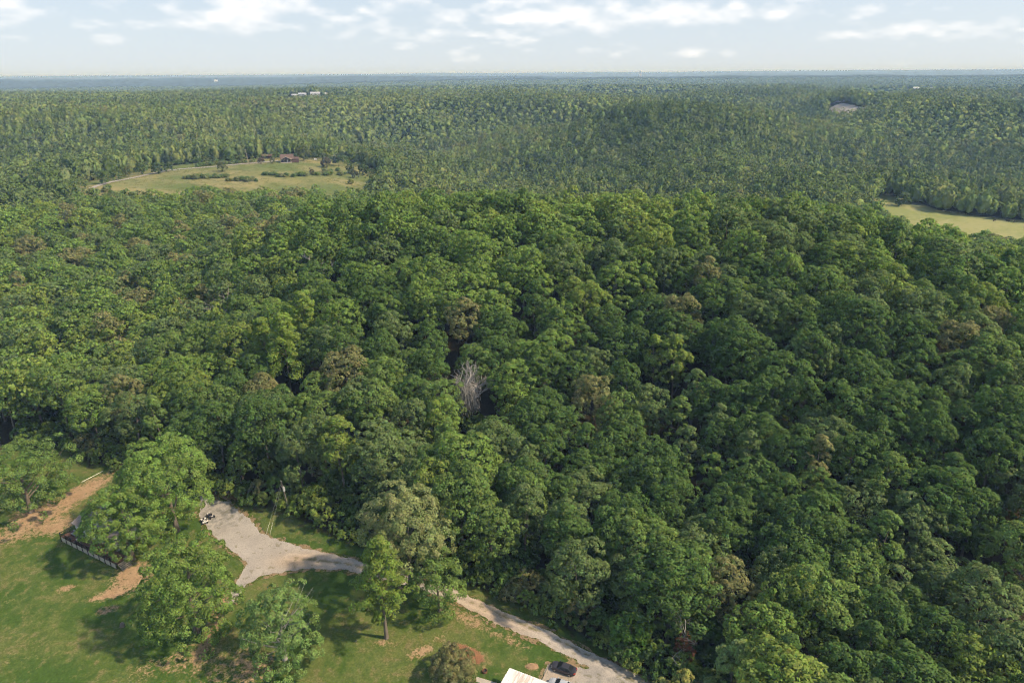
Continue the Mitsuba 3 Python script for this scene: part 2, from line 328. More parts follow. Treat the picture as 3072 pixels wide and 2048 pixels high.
def lobed(g, lobes, radius, out, per, size, base, flat=0.85, wild=0.7, **kw):
    """Leaves over the outer side of every lobe: the knobbly outline of a broadleaf crown."""
    m = len(lobes)
    d = unit(g.normal(size=(m, per * 3, 3)))
    keep = (d * out[:, None]).sum(-1) + 0.30 * d[..., 2] + g.uniform(-.45, .45, d.shape[:2])
    idx = np.argsort(-keep, axis=1)[:, :per]
    d = np.take_along_axis(d, idx[..., None], 1)
    P = lobes[:, None] + radius[:, None, None] * d * np.array([1, 1, flat]) * g.uniform(.72, 1.08, (m, per, 1))
    N = unit(d + .35 * out[:, None] + np.array([0, 0, .22]))
    return leaf_mesh(P.reshape(-1, 3), N.reshape(-1, 3), size, g, base, np.repeat(np.arange(m), per), wild, **kw)


def broadleaf(g, base, R=5.2, top=20.0, foot=8.0, n=46, per=85, size=.62, fine=.3, low=-.75, pointed=0.0, rag=0.0, boughs=13, **kw):
    """A crown of boughs, each a dome of its own with knobs of leaves over it, gaps between them."""
    b = sphere_points(boughs, g, max(low, -.62))
    b = unit(b + g.normal(0, .13, b.shape))
    reach = (.60 + g.uniform(-.10, .13, boughs) + rag * g.uniform(-1, .8, boughs))[:, None]
    wide = R * .40 * g.uniform(.78, 1.18, boughs)
    if pointed:
        b[0] = (0, 0, 1)
    taper = 1 - pointed * np.clip(b[:, 2:], 0, 1) ** 1.2 * .55
    zc, hz = foot + (top - foot) * .46, (top - foot) * .54
    cen = np.concatenate([b[:, :2] * R * reach * taper, zc + b[:, 2:] * hz * (reach + .12) + g.normal(0, .05 * R, (boughs, 1))], 1)
    m = max(2, n // boughs)
    d = np.stack([sphere_points(m, g, -.35) for _ in range(boughs)])
    d = unit(d + g.normal(0, .14, d.shape) + .45 * b[:, None])
    lobes = cen[:, None] + d * (wide * (1 - .35 * pointed * np.clip(b[:, 2], 0, 1)))[:, None, None] * np.array([1, 1, 1.15]) * g.uniform(.74, 1.0, (boughs, m, 1))
    rad = R * fine * g.uniform(.75, 1.2, boughs * m)
    return lobed(g, lobes.reshape(-1, 3), rad, d.reshape(-1, 3), per, size, base, **kw)


def pine_crown(g, base, top=21.0, foot=8.0, R=3.6, whorls=10, size=.55, per=26):
    pts, out = [], []
    for k in range(whorls):
        t = k / (whorls - 1)
        z = foot + (top - foot) * t
        r = R * (1 - .82 * t) * g.uniform(.8, 1.15)
        for a in np.arange(5 - int(t * 2)) * 6.283 / (5 - int(t * 2)) + g.uniform(0, 6.28):
            for s in (.45, .75, 1.0):
                pts.append((r * s * math.cos(a), r * s * math.sin(a), z + .5 * s * r * .35 + g.uniform(-.3, .3)))
                out.append((math.cos(a) * .7, math.sin(a) * .7, .7))
    pts.append((0, 0, top)), out.append((0, 0, 1))
    pts, out = np.array(pts), np.array(out)
    return lobed(g, pts, g.uniform(.55, .95, len(pts)) * R / 3.6, out, per, size, base, flat=.6, wild=1.1, width=.42)


def tube(p, r, sides=5):
    """A tapering limb through the points p with radii r."""
    p, r = np.asarray(p, float), np.asarray(r, float)
    t = unit(np.gradient(p, axis=0))
    ref = np.where(np.abs(t[:, 2:]) < .9, [[0, 0, 1.0]], [[1.0, 0, 0]])
    u = unit(np.cross(t, ref))
    w = np.cross(t, u)
    a = np.arange(sides) * 2 * math.pi / sides
    v = (p[:, None] + r[:, None, None] * (np.cos(a)[None, :, None] * u[:, None] + np.sin(a)[None, :, None] * w[:, None])).reshape(-1, 3)
    f = []
    for i in range(len(p) - 1):
        for j in range(sides):
            k = (j + 1) % sides
            f.append((i * sides + j, i * sides + k, (i + 1) * sides + k, (i + 1) * sides + j))
    f = np.array(f)
    return v, np.vstack([f[:, [0, 1, 2]], f[:, [0, 2, 3]]])


def join(tubes):
    vs, fs, at = [], [], 0
    for v, f in tubes:
        vs.append(v), fs.append(f + at)
        at += len(v)
    return np.vstack(vs), np.vstack(fs)


def trunk_mesh(g, height, r, limbs=5, reach=3.5, start=.4, bend=.3, sides=6):
    k = np.linspace(0, 1, 6)
    line = np.column_stack([np.cumsum(g.normal(0, bend, 6)) * k, np.cumsum(g.normal(0, bend, 6)) * k, height * k])
    rad = r * (1 - .8 * k)
    rad[0] *= 1.35
    out = [tube(line, rad, sides)]
    for i in range(limbs):
        t = start + (1 - start) * (i + .3) / limbs * .9
        p = np.array([np.interp(t, k, line[:, j]) for j in range(3)])
        a = g.uniform(0, 6.28)
        d = np.array([math.cos(a), math.sin(a), g.uniform(.35, .9)])
        L = reach * g.uniform(.7, 1.15)
        q = np.linspace(0, 1, 4)[:, None]
        out.append(tube(p + d * L * q + np.array([0, 0, .25 * L]) * q ** 2, np.interp(t, k, rad) * .55 * (1 - .8 * q[:, 0]), 4))
    return join(out)


def bare_tree(g, height, r, spread=.62, levels=4, kids=(7, 5, 4), first=.35):
    out = []

    def grow(p, d, L, rad, lv):
        q = np.linspace(0, 1, 5)[:, None]
        side = unit(np.cross(d, g.normal(size=3)))
        path = p + d * L * q + side * L * .16 * np.sin(q * 2.4) * g.uniform(-1, 1) + np.array([0, 0, -.10 * L]) * (q ** 2) * (lv < levels - 1)
        out.append(tube(path, rad * (1 - .72 * q[:, 0]), 5 if lv == levels else 3))
        if lv == 0:
            return
        n = kids[levels - lv] if levels - lv < len(kids) else 3
        for i in range(n):
            t = (first if lv == levels else .25) + (1 - (first if lv == levels else .25)) * (i + g.uniform(.2, .8)) / n
            o = np.array([np.interp(t, q[:, 0], path[:, j]) for j in range(3)])
            s = unit(g.normal(size=3) * [1, 1, .5])
            grow(o, unit(d * (1 - spread) + s * spread + np.array([0, 0, .12])), L * (.62 if lv == levels else .55) * (1.15 - .5 * t), rad * .48, lv - 1)

    grow(np.zeros(3), np.array([0, 0, 1.0]), height, r, levels)
    return join(out)


# ------------------------------------------------------------------ the forest
COLOURS = [('mid green', (.172, .268, .080)), ('dark green', (.118, .204, .062)), ('grey green', (.172, .250, .098)), ('yellow green', (.232, .322, .082)), ('olive tan', (.252, .272, .122)), ('fresh green', (.208, .322, .084))]
AFAR = [(.145, .208, .066), (.106, .160, .054), (.138, .186, .078), (.192, .240, .080), (.175, .200, .088), (.168, .238, .076)]
g0 = np.random.default_rng(21)
FORMS = []   # (form word, maker)
for k in range(4):
    FORMS.append(('domed', dict(R=g0.uniform(4.9, 5.8), top=g0.uniform(19.5, 21.5), foot=6, n=170, per=40, fine=.155, size=.47, boughs=int(g0.integers(11, 17)))))
for k in range(2):
    FORMS.append(('broad', dict(R=6.4, top=20.5, foot=7, n=200, per=36, fine=.135, size=.47, boughs=18)))
FORMS.append(('tall', dict(R=4.0, top=23.0, foot=7, n=130, per=42, size=.47, fine=.17, pointed=.5, boughs=11)))
FORMS.append(('pointed', dict(R=3.5, top=22.0, foot=6, n=120, per=42, size=.46, fine=.17, pointed=1.0, boughs=11)))
for fi, (word, kw) in enumerate(FORMS):
    gt = np.random.default_rng(300 + fi)
    tr = mikit.ply(trunk_mesh(gt, kw['top'] * .82, .30, 6, kw['R'] * .75), 'bark', smooth=True)
    for ci, (cw, col) in enumerate(COLOURS):
        crown = shape(broadleaf(np.random.default_rng(100 + fi), col, **kw))
        scene[f'near_{fi}_{ci}'] = {'type': 'shapegroup', 'crown': crown, 'trunk': tr}
        half = shape(broadleaf(np.random.default_rng(100 + fi), col, **{**kw, 'per': kw['per'] // 4, 'size': .88}))
        scene[f'half_{fi}_{ci}'] = {'type': 'shapegroup', 'crown': half, 'trunk': tr}
for pi in range(2):
    gt = np.random.default_rng(330 + pi)
    tr = mikit.ply(trunk_mesh(gt, 20, .26, 0, 2, bend=.15), 'bark', smooth=True)
    for ci, col in enumerate([(.165, .240, .045), (.118, .180, .058)]):
        scene[f'pine_{pi}_{ci}'] = {'type': 'shapegroup', 'crown': shape(pine_crown(np.random.default_rng(340 + pi), col, R=3.6 + .8 * pi, top=21)), 'trunk': tr}


def ball(g, base, R=5.0, top=18.0, foot=1.5, level=2, rough=.42, pointed=0.0, fringe=0, size=1.1, freq=1.9, jitter=.22):
    """A distant crown: a lumpy closed shell, with a fringe of leaf sprays when fringe > 0."""
    ico = trimesh.creation.icosphere(level, 1.0)
    d, f = np.array(ico.vertices), np.array(ico.faces)
    o = g.uniform(0, 90, 3)
    k = 1 + rough * (meshkit.fbm(d * freq + o, 2, seed=3) - .5) * 2 * .8 + g.uniform(-.07, .07, len(d))
    up = np.clip(d[:, 2], 0, 1)
    taper = 1 - pointed * up ** 1.3 * .50
    hz = (top - foot) / 2
    v = np.stack([d[:, 0] * R * k * taper, d[:, 1] * R * k * taper, foot + hz + d[:, 2] * hz * (.9 + .5 * (k - 1))], -1)
    tri = v[f]
    n = np.zeros_like(v)
    fn = np.cross(tri[:, 1] - tri[:, 0], tri[:, 2] - tri[:, 0])
    for j in range(3):
        np.add.at(n, f[:, j], fn)
    c = np.asarray(base) * g.uniform(1 - jitter, 1 + jitter, (len(v), 1)) * (1 + g.normal(0, .05, (len(v), 3)))
    parts = [(v, f, unit(unit(n) + g.normal(0, .60, v.shape)), np.clip(c, .004, .9))]
    if fringe:
        w = g.integers(0, len(v), fringe)
        parts.append(leaf_mesh(v[w] * [1, 1, 1] + unit(n)[w] * size * .2, unit(n)[w], size, g, base, None, .9, jitter=.3))
    return merge(parts)


def tuft(g, base, R, top, foot, n, per, size, fine, boughs, core=1, pointed=0.0):
    """A distant tree: boughs of coarse leaf sprays round a darkly shaded inner mass."""
    inner = ball(g, base, R=R * .74, top=foot + (top - foot) * .88, foot=foot, level=core, rough=.5, pointed=pointed * .7)
    return merge([inner, broadleaf(g, base, R=R, top=top, foot=foot, n=n, per=per, size=size, fine=fine, boughs=boughs, pointed=pointed, low=-.5, jitter=.18)])


MID = [dict(R=5.4, top=18, foot=2, n=55, per=5, size=1.25, fine=.20, boughs=11), dict(R=4.9, top=19, foot=2, n=50, per=5, size=1.2, fine=.21, boughs=10), dict(R=6.0, top=17, foot=2, n=65, per=4, size=1.3, fine=.19, boughs=13),
       dict(R=3.7, top=18.5, foot=1, n=45, per=5, size=1.0, fine=.22, boughs=9, pointed=.9), dict(R=4.3, top=19, foot=1.5, n=50, per=5, size=1.1, fine=.21, boughs=10, pointed=.5)]
LOW = [dict(R=6.4, top=17, foot=2, n=20, per=3, size=2.1, fine=.26, boughs=8, core=0), dict(R=7.0, top=16.5, foot=2, n=20, per=3, size=2.2, fine=.25, boughs=9, core=0), dict(R=5.0, top=17.5, foot=2, n=16, per=3, size=1.8, fine=.28, boughs=7, core=0, pointed=.55)]
for ci, (cw, col) in enumerate(COLOURS):
    for fi, kw in enumerate(MID):
        scene[f'mid_{fi}_{ci}'] = {'type': 'shapegroup', 'crown': shape(tuft(np.random.default_rng(400 + fi), np.array(AFAR[ci]), **kw), 'leaf_mass')}
    for fi, kw in enumerate(LOW):
        scene[f'low_{fi}_{ci}'] = {'type': 'shapegroup', 'crown': shape(tuft(np.random.default_rng(430 + fi), np.array(AFAR[ci]), **kw), 'leaf_mass')}
for k in range(12):      # clumps of a dozen small crowns for the far woods
    gc = np.random.default_rng(460 + k)
    parts = []
    for j in range(13):
        a, r = j * 2.39996, 4.2 * math.sqrt(j + .3) * 1.9
        col = np.array(AFAR[int(gc.choice(6, p=[.34, .26, .2, .07, .05, .08]))])
        v, f, n, c = ball(gc, col, R=gc.uniform(6.2, 8.4), top=gc.uniform(14.5, 17.5), foot=3, level=0, rough=.5, jitter=.12, fringe=3, size=3.5)
        parts.append((v + [r * math.cos(a), r * math.sin(a), 0], f, n, c))
    scene[f'far_{k}'] = {'type': 'shapegroup', 'crown': shape(merge(parts), 'leaf_mass')}


def place(x, y, z, rot, s, sz=None):
    return T().translate([float(x), float(y), float(z)]).rotate([0, 0, 1], float(rot)).scale([float(s), float(s), float(sz or s)])


def instance(group, m):
    return {'type': 'instance', 'shapegroup': {'type': 'ref', 'id': group}, 'to_world': m}


def wooded(x, y, gap=0.0):
    ok = y > np.interp(x, FRONT[:, 0], FRONT[:, 1]) + 2.5 + gap
    for poly in (CLEARING, PASTURE, BARE_FIELD, *HOLES):
        ok &= ~shapely.contains_xy(poly, x, y)
    return ok


# what hides behind the land or lies outside the view gets no tree
A_BIN, R_BIN = np.radians(np.linspace(-46, 46, 461)), np.geomspace(60, 5200, 500)
_a, _r = np.meshgrid(A_BIN, R_BIN, indexing='ij')
_x, _y = _r * np.sin(_a), _r * np.cos(_a)
_w = wooded(_x, _y) & (_r > 95)
_run = np.maximum.accumulate((ground_z(_x, _y) + np.where(_w, 12, 0) - CAM_Z) / _r, 1)


def in_view(x, y, z, tall=21.0, slack=.006):
    r, a = np.hypot(x, y), np.arctan2(x, y)
    i = np.clip(np.searchsorted(A_BIN, a), 0, len(A_BIN) - 1)
    j = np.clip(np.searchsorted(R_BIN, r * .97) - 1, 0, len(R_BIN) - 1)
    return ((z + tall - CAM_Z) / r > _run[i, j] - slack) & (np.abs(x) < y * .76 + 30)


def scatter(r0, r1, s, g, jit=.42):
    """Jittered points on a triangular grid, between two distances from the yard's centre, that are wooded and in view."""
    xs, ys = np.arange(-r1 * .80, r1 * .80, s), np.arange(40, r1 + 50, s * .866)
    x, y = np.meshgrid(xs, ys)
    x = x + (np.arange(len(ys)) % 2)[:, None] * s / 2
    x, y = (x + g.uniform(-jit, jit, x.shape) * s).ravel(), (y + g.uniform(-jit, jit, y.shape) * s).ravel()
    r = np.hypot(x, y)
    k = (r >= r0) & (r < r1) & (np.abs(x) < y * .80 + 60)
    x, y = x[k], y[k]
    k = wooded(x, y)
    x, y = x[k], y[k]
    z = ground_z(x, y)
    k = in_view(x, y, z)
    return x[k], y[k], z[k]


def tone(x, y, g, scale=60.0, mixed=.16):
    """Colour index: stands of like trees, mixed tree by tree."""
    q = np.stack([x / scale, y / scale, 0 * x], -1)
    a = meshkit.fbm(q, 2, seed=31) + g.normal(0, mixed, len(x))
    b = meshkit.fbm(q + 40, 2, seed=32) + g.normal(0, mixed, len(x))
    c = np.where(a > .70, 3, np.where(a > .56, np.where(b > .5, 5, 0), np.where(a > .42, np.where(b > .62, 2, 0), np.where(a > .30, np.where(b > .45, 2, 1), 1))))
    return np.where(b > .85, 4, np.where(b < .18, 5, c)).astype(int)

# ------------------------------------------------------------------ naming helpers
def key_for(base, parent=None):
    k = base if parent is None else f'{parent}__{base}'
    if k not in USED:
        USED[k] = 0
        return k
    USED[k] += 1
    return f'{k}_{USED[k]:03d}'


USED = {}
ORDINAL = 'first second third fourth fifth sixth seventh eighth ninth tenth eleventh twelfth thirteenth fourteenth fifteenth sixteenth seventeenth eighteenth nineteenth twentieth'.split()
ORDINAL += [f'{t}-{o}' for t in ('twenty', 'thirty', 'forty') for o in ORDINAL[:9]]


def thing(base, label, cat, group=None):
    k = key_for(base)
    labels[k] = {'label': label, 'category': cat}
    if group:
        labels[k]['group'] = group
    return k


def part(parent, name, mesh, mat, m=None, smooth=False, label=None):
    k = key_for(name, parent)
    scene[k] = mikit.ply(mesh, mat, smooth=smooth, **({'to_world': m} if m is not None else {}))
    if label:
        labels[k] = {'label': label}
    return k


# ------------------------------------------------------------------ the near hill's trees, one by one
gf = np.random.default_rng(55)
NEAR_R = 470.0
nx, ny, nz = (np.concatenate(q) for q in zip(scatter(80, 345, 8.4, gf), scatter(345, NEAR_R, 8.8, gf)))
# trees with a look of their own: x, y, form, colour, scale
OWN = [(93, 101, 4, 0, 1.05), (44, 169, 6, 3, 1.0), (39, 173, 7, 3, 1.05), (33, 203, 0, 5, 1.25), (-14, 189, 1, 4, 1.1), (-45, 169, 4, 4, 1.15), (21, 160, 2, 4, .95), (-1, 219, 7, 0, 1.2), (126, 174, 4, 3, .95), (124, 165, 0, 4, .9),
       (41, 102, 5, 4, .95), (-80, 178, 7, 3, 1.0), (-105, 185, 2, 5, 1.1), (-120, 200, 1, 3, 1.0), (-128, 222, 3, 3, 1.05), (-140, 210, 0, 5, 1.0)]
CLEAR = [(-12.0, 167, 6.0), (-11.7, 159, 6.8), (-11.3, 151, 5.5), (-63, 218, 6), (-98, 219, 6), (30.3, 93.5, 4.5), (-64, 179, 7), (-61, 188, 6), (-72, 184, 6), (-62, 171, 5), (-53.8, 139, 4), (21.3, 96.5, 4.5), (36, 84.5, 5), (27, 82, 4.5), (-69.6, 151, 4)]
k = np.ones(len(nx), bool)
for x, y, f, c, s in OWN:
    k &= np.hypot(nx - x, ny - y) > 6.5
for x, y, r in CLEAR:
    k &= np.hypot(nx - x, ny - y) > r
nx, ny, nz = nx[k], ny[k], nz[k]
nc = tone(nx, ny, gf, 45)
left = np.clip((-40 - nx + (ny - 150) * .2) / 60, 0, 1)          # paler, mixed growth on the low ground beyond the house
sw = gf.uniform(0, 1, len(nx)) < left * .55
nc = np.where(sw, gf.choice([3, 5, 0, 2, 4], len(nx), p=[.2, .34, .26, .12, .08]), nc)
far_side = (np.hypot(nx, ny) > 295) & (gf.uniform(0, 1, len(nx)) < .6)
nc = np.where(far_side, gf.choice([2, 3, 4, 5, 0], len(nx), p=[.3, .16, .12, .22, .2]), nc)
nf = gf.choice(len(FORMS), len(nx), p=[.15, .15, .15, .15, .14, .13, .08, .05])
ns = np.clip(gf.normal(1.02, .15, len(nx)), .62, 1.34)
TREES = [(x, y, f, c, s) for x, y, f, c, s in zip(nx, ny, nf, nc, ns)] + OWN
TREES = [(float(x), float(y), float(ground_z(x, y)), int(f), int(c), float(s), float(gf.uniform(0, 360)), float(gf.uniform(.84, 1.08))) for x, y, f, c, s in TREES]
TREES.sort(key=lambda t: math.hypot(t[0], t[1], CAM_Z - t[2] - 18) / t[5])
INDIVIDUAL = 285
EYE = np.array([0, 0, CAM_Z])


def bearing(x, y):
    return math.degrees(math.atan2(x, y))


def near_instance(key, t):
    x, y, z, f, c, s, r, hz = t
    scene[key] = instance((f'near_{f}_{c}' if math.hypot(x, y) < 225 else f'half_{f}_{c}'), place(x, y, z - .3, r, s, s ** .4 * hz))


def shown(t):
    return abs(t[0]) < (t[1] * math.cos(PITCH) + (CAM_Z - t[2] - 15) * math.sin(PITCH)) * .75 + 3


singles = [t for t in TREES if shown(t)][:INDIVIDUAL]
chosen = set(map(id, singles))
names = {}
for t in singles:
    x, y, z, f, c, s, r, hz = t
    ahead = y - float(np.interp(x, FRONT[:, 0], FRONT[:, 1]))
    band = 'on the edge of the woods' if ahead < 9 else 'just inside the woods' if ahead < 20 else 'at the foot of the hill' if ahead < 34 else 'low on the hill' if ahead < 50 else 'halfway up the hill' if ahead < 75 else 'high on the hill'
    size = 'small' if s < .86 else 'large' if s > 1.14 else ''
    names.setdefault((f'{size} {COLOURS[c][0]} {FORMS[f][0]}'.strip(), band), []).append(t)
for (look, band), ts in names.items():
    ts.sort(key=lambda t: bearing(t[0], t[1]))
    for i, t in enumerate(ts):
        label = f'the only {look} tree {band}' if len(ts) == 1 else f'{ORDINAL[i]} {look} tree {band}, counting from the house'
        k = thing('forest_tree', label, 'tree', 'trees of the wooded hill')
        near_instance(k, t)
labels['forest'] = {'kind': 'stuff', 'label': 'dense mixed broadleaf forest covering the upper hill and its far shoulders', 'category': 'forest'}
i = 0
for t in TREES:
    if id(t) not in chosen:
        near_instance(f'forest__{i:05d}', t)
        i += 1
labels['distant_forest'] = {'kind': 'stuff', 'label': 'unbroken forest rolling away to the blue hills behind the near wooded ridge', 'category': 'forest'}
count = 0


def stand(r0, r1, s, kind, forms, g, scale_tone, low, high):
    global count
    x, y, z = scatter(r0, r1, s, g)
    c = tone(x, y, g, scale_tone, .11)
    dark = meshkit.fbm(np.stack([x / 170, y / 140, 0 * x], -1), 3, seed=78) + g.normal(0, .07, len(x))
    c = np.where(dark < .455, np.where(g.uniform(0, 1, len(x)) < .8, 1, 2), np.where((dark > .59) & (g.uniform(0, 1, len(x)) < .6), g.choice([3, 5, 0], len(x)), c))
    cone = np.clip((meshkit.fbm(np.stack([x / 130, y / 130, 0 * x], -1), 2, seed=77) - .47) * 4, .04, .55)
    is_cone = g.uniform(0, 1, len(x)) < cone
    f = np.where(is_cone, g.choice(forms[1], len(x)), g.choice(forms[0], len(x)))
    c = np.where(is_cone & (g.uniform(0, 1, len(x)) < .5), g.choice([3, 5, 3, 2], len(x)), c)
    s_, rot, hz = g.uniform(low, high, len(x)), g.uniform(0, 360, len(x)), g.uniform(.8, 1.12, len(x))
    for i in range(len(x)):
        scene[f'distant_forest__{count:06d}'] = instance(f'{kind}_{f[i]}_{c[i]}', place(x[i], y[i], z[i] - .5, rot[i], s_[i], s_[i] ** .5 * hz[i]))
        count += 1


stand(NEAR_R, 950, 7.6, 'mid', ([0, 1, 2], [3, 4]), gf, 70, .7, 1.3)
stand(950, 2000, 9.0, 'low', ([0, 1], [2]), gf, 160, .68, 1.3)
x, y, z = scatter(2000, 4650, 27, gf)
for i in range(len(x)):
    scene[f'distant_forest__{count:06d}'] = instance(f'far_{gf.integers(12)}', place(x[i], y[i], z[i] - 1, gf.uniform(0, 360), 1, gf.uniform(.8, 1.1)))
    count += 1

# ------------------------------------------------------------------ trees with a place of their own
def single_tree(base, label, x, y, col, seed, pine=False, trunk=.4, cat='tree', group=None, limbs=7, turn=0, lean=0, wood='bark', **kw):
    gt = np.random.default_rng(seed)
    k = thing(base, label, cat, group)
    m = place(x, y, float(ground_z(x, y)) - .1, turn, 1.0)
    crown = pine_crown(gt, col, **kw) if pine else broadleaf(gt, col, **kw)
    scene[f'{k}__crown'] = {**shape(crown), 'to_world': m}
    top = kw.get('top', 20)
    part(k, 'trunk', trunk_mesh(gt, top * (.97 if pine else .80), trunk, limbs, kw.get('R', 4) * .80, start=.22 if not pine else .5, sides=8), wood, m, True)
    return k


GREEN, FRESH, OLIVE, YELLOW, GREY = [np.array(COLOURS[i][1]) for i in (0, 5, 4, 3, 2)]
single_tree('oak_tree', 'broad oak overhanging the deck of the white house', -84.6, 123.9, FRESH * 1.0, 501, R=8.7, top=17, foot=2.5, n=230, per=95, size=.42, fine=.125, rag=.06, boughs=26, trunk=.5, limbs=10)
single_tree('oak_tree', 'tall wide oak between the white house and the two quad bikes', -79.5, 134.2, FRESH * 1.05, 502, R=10.2, top=22, foot=3, n=280, per=90, size=.42, fine=.12, rag=.06, boughs=28, trunk=.55, limbs=10)
single_tree('oak_tree', 'dense round oak on the lawn beside the dirt track', -61.3, 102.5, FRESH * .95, 503, R=8.6, top=20, foot=-2.0, n=300, per=90, size=.42, fine=.125, rag=.02, boughs=34, low=-.85, trunk=.5, limbs=10)
single_tree('lawn_tree', 'rounded pale leafy tree with bare twigs on the lawn below the gravel', -42.2, 95.8, GREY * 1.15 + np.array([.02, .05, 0]), 504, wood='dead_wood', R=7.5, top=15.5, foot=-3.0, n=190, per=100, size=.36, fine=.125, rag=.06, boughs=24, low=-.9, trunk=.4, limbs=16)
single_tree('oak_tree', 'flat spreading oak on bare soil beyond the house deck', -119, 142, GREEN * 1.05, 505, R=12.0, top=16, foot=1.0, n=200, per=100, size=.44, fine=.105, rag=.10, boughs=24, trunk=.55, limbs=12)
single_tree('oak_tree', 'large olive coloured tree hiding the bend of the driveway', -21.5, 114.5, OLIVE * 1.12 + np.array([0, .035, .01]), 506, R=9.6, top=22, foot=5, n=230, per=95, size=.42, fine=.13, rag=.08, boughs=24, trunk=.45, limbs=10)
single_tree('oak_tree', 'lower green tree leaning over the driveway behind the lone pine', -14.8, 107.5, GREEN * 1.05, 507, R=5.6, top=13, foot=0, n=90, per=100, size=.40, fine=.2, trunk=.3)
PINE_G = np.array([.205, .300, .070])
kp = thing('pine_tree', 'bright green lone pine with a bare lower trunk on the lawn', 'tree')
gt = np.random.default_rng(508)
mp = place(-24.3, 100.7, 0, 0, 1)
scene[f'{kp}__crown'] = {**shape(merge([pine_crown(gt, PINE_G, R=5.2, top=22, foot=10.0, whorls=9, per=44, size=.62),
                                        *[(lambda q: (q[0] + off, *q[1:]))(pine_crown(gt, PINE_G, R=r_, top=h_, foot=0, whorls=3, per=30, size=.55)) for off, r_, h_ in
                                          ((np.array([-2.4, -.6, 7.4]), 1.6, 2.2), (np.array([1.7, .4, 8.2]), 1.9, 2.4), (np.array([-1.1, -.9, 5.2]), 1.2, 1.6))]])), 'to_world': mp}
part(kp, 'trunk', trunk_mesh(gt, 21.3, .34, 9, 2.8, start=.28, bend=.12, sides=8), 'bark', mp, True)
single_tree('pine_tree', 'bright needle pine, tallest of the feathery group in the woods behind the quad bikes', -64, 179, PINE_G * 1.1, 511, pine=True, trunk=.3, limbs=2, R=6.4, top=26, foot=9, whorls=12, per=44, size=.75, group='feathery pines in the woods')
single_tree('pine_tree', 'bright needle pine furthest up the slope in the feathery group', -60.5, 188, PINE_G * 1.05, 512, pine=True, trunk=.3, limbs=2, R=6.0, top=25, foot=9, whorls=12, per=44, size=.75, group='feathery pines in the woods')
single_tree('pine_tree', 'smaller needle pine of the feathery group on its house side', -72, 184, PINE_G, 513, pine=True, trunk=.3, limbs=2, R=5.4, top=23, foot=8, whorls=11, per=44, size=.75, group='feathery pines in the woods')
single_tree('young_tree', 'slim cone shaped young tree at the edge of the woods behind the quad bikes', -69.6, 151, GREEN * 1.1, 514, R=3.0, top=12.5, foot=1, n=80, per=44, size=.5, fine=.2, pointed=1.0, low=-.9, trunk=.2)
single_tree('round_tree', 'dark rounded bushy tree at the bank above the gravel drive', 21.3, 97.2, np.array([.13, .24, .06]), 515, R=4.0, top=9, foot=.6, n=100, per=46, size=.5, fine=.19, low=-.8, trunk=.22)
single_tree('light_tree', 'pale feathery tree rising beside the end of the gravel drive', 36.6, 84.8, np.array([.26, .37, .14]), 516, R=4.6, top=16, foot=2, n=150, per=56, size=.46, fine=.14, low=-.8, pointed=.4, trunk=.25, limbs=12)
single_tree('light_tree', 'thin yellowing treetop beside the gravel drive near the cars', 27.2, 81.6, np.array([.32, .34, .11]), 517, R=2.6, top=13, foot=3, n=60, per=40, size=.42, fine=.2, pointed=.6, trunk=.18, limbs=10)
single_tree('light_tree', 'low sparse yellow green sapling on the bank of the gravel drive', 24.5, 84.0, np.array([.30, .34, .12]), 518, R=2.2, top=7, foot=1, n=46, per=34, size=.40, fine=.22, trunk=.12, limbs=8)
kb = thing('bush', 'wide olive brown bush on the lawn in front of the dry brush', 'bush')
scene[f'{kb}__foliage'] = {**shape(broadleaf(np.random.default_rng(520), np.array([.235, .245, .115]), R=4.2, top=4.6, foot=.2, n=150, per=60, size=.34, fine=.15, low=-.3)), 'to_world': place(-10.9, 91.2, 0, 0, 1)}
part(kb, 'stem', trunk_mesh(np.random.default_rng(521), 3.2, .14, 8, 2.6, start=.05), 'bark', place(-10.9, 91.2, 0, 0, 1), True)

# bare and withered trees
for (x, y, h, label, seed, wood, kids) in ((-12.0, 167.5, 14.5, 'bare grey dead tree with drooping twigs in the middle of the woods', 531, 'dead_wood', (15, 7, 5)),
                                           (-63, 218, 16, 'pale leafless tree high in the woods beyond the feathery pines', 532, 'dead_wood', (9, 5, 4)),
                                           (-98, 219, 15, 'thin broken leafless tree in the low woods behind the house', 533, 'dead_wood', (6, 4, 3))):
    k = thing('dead_tree', label, 'tree', 'leafless trees in the woods')
    gt = np.random.default_rng(seed)
    part(k, 'branches', bare_tree(gt, h, .36, .66 if seed > 531 else .5, 3 if seed > 531 else 3, kids, .40), wood, place(x, y, float(ground_z(x, y)), 0, 1.0))
    if seed == 531:
        tw = []
        for q in range(560):
            a, rr_, zz = gt.uniform(0, 6.28), gt.uniform(.2, 2.4), gt.uniform(7, 14.5)
            o = np.array([rr_ * math.cos(a), rr_ * math.sin(a), zz])
            e = np.linspace(0, 1, 5)[:, None]
            tw.append(tube(o + np.array([math.cos(a) * 1.1, math.sin(a) * 1.1, .7]) * e + np.array([0, 0, -2.4]) * e ** 2 + gt.normal(0, .12, (5, 3)), 0.085 * (1 - .7 * e[:, 0]), 3))
        part(k, 'twigs', join(tw), wood, place(x, y, float(ground_z(x, y)), 0, 1.0))
        labels[f'{k}__twigs'] = {'kind': 'stuff'}
kw_ = thing('dead_tree', 'withered rust brown tree with white branches near the gravel drive', 'tree', 'leafless trees in the woods')
mw = place(30.3, 93.0, float(ground_z(30.3, 93.0)), 0, 1)
part(kw_, 'branches', bare_tree(np.random.default_rng(534), 9.5, .15, .55, 3, (6, 4, 3), .5), 'dead_wood', mw)
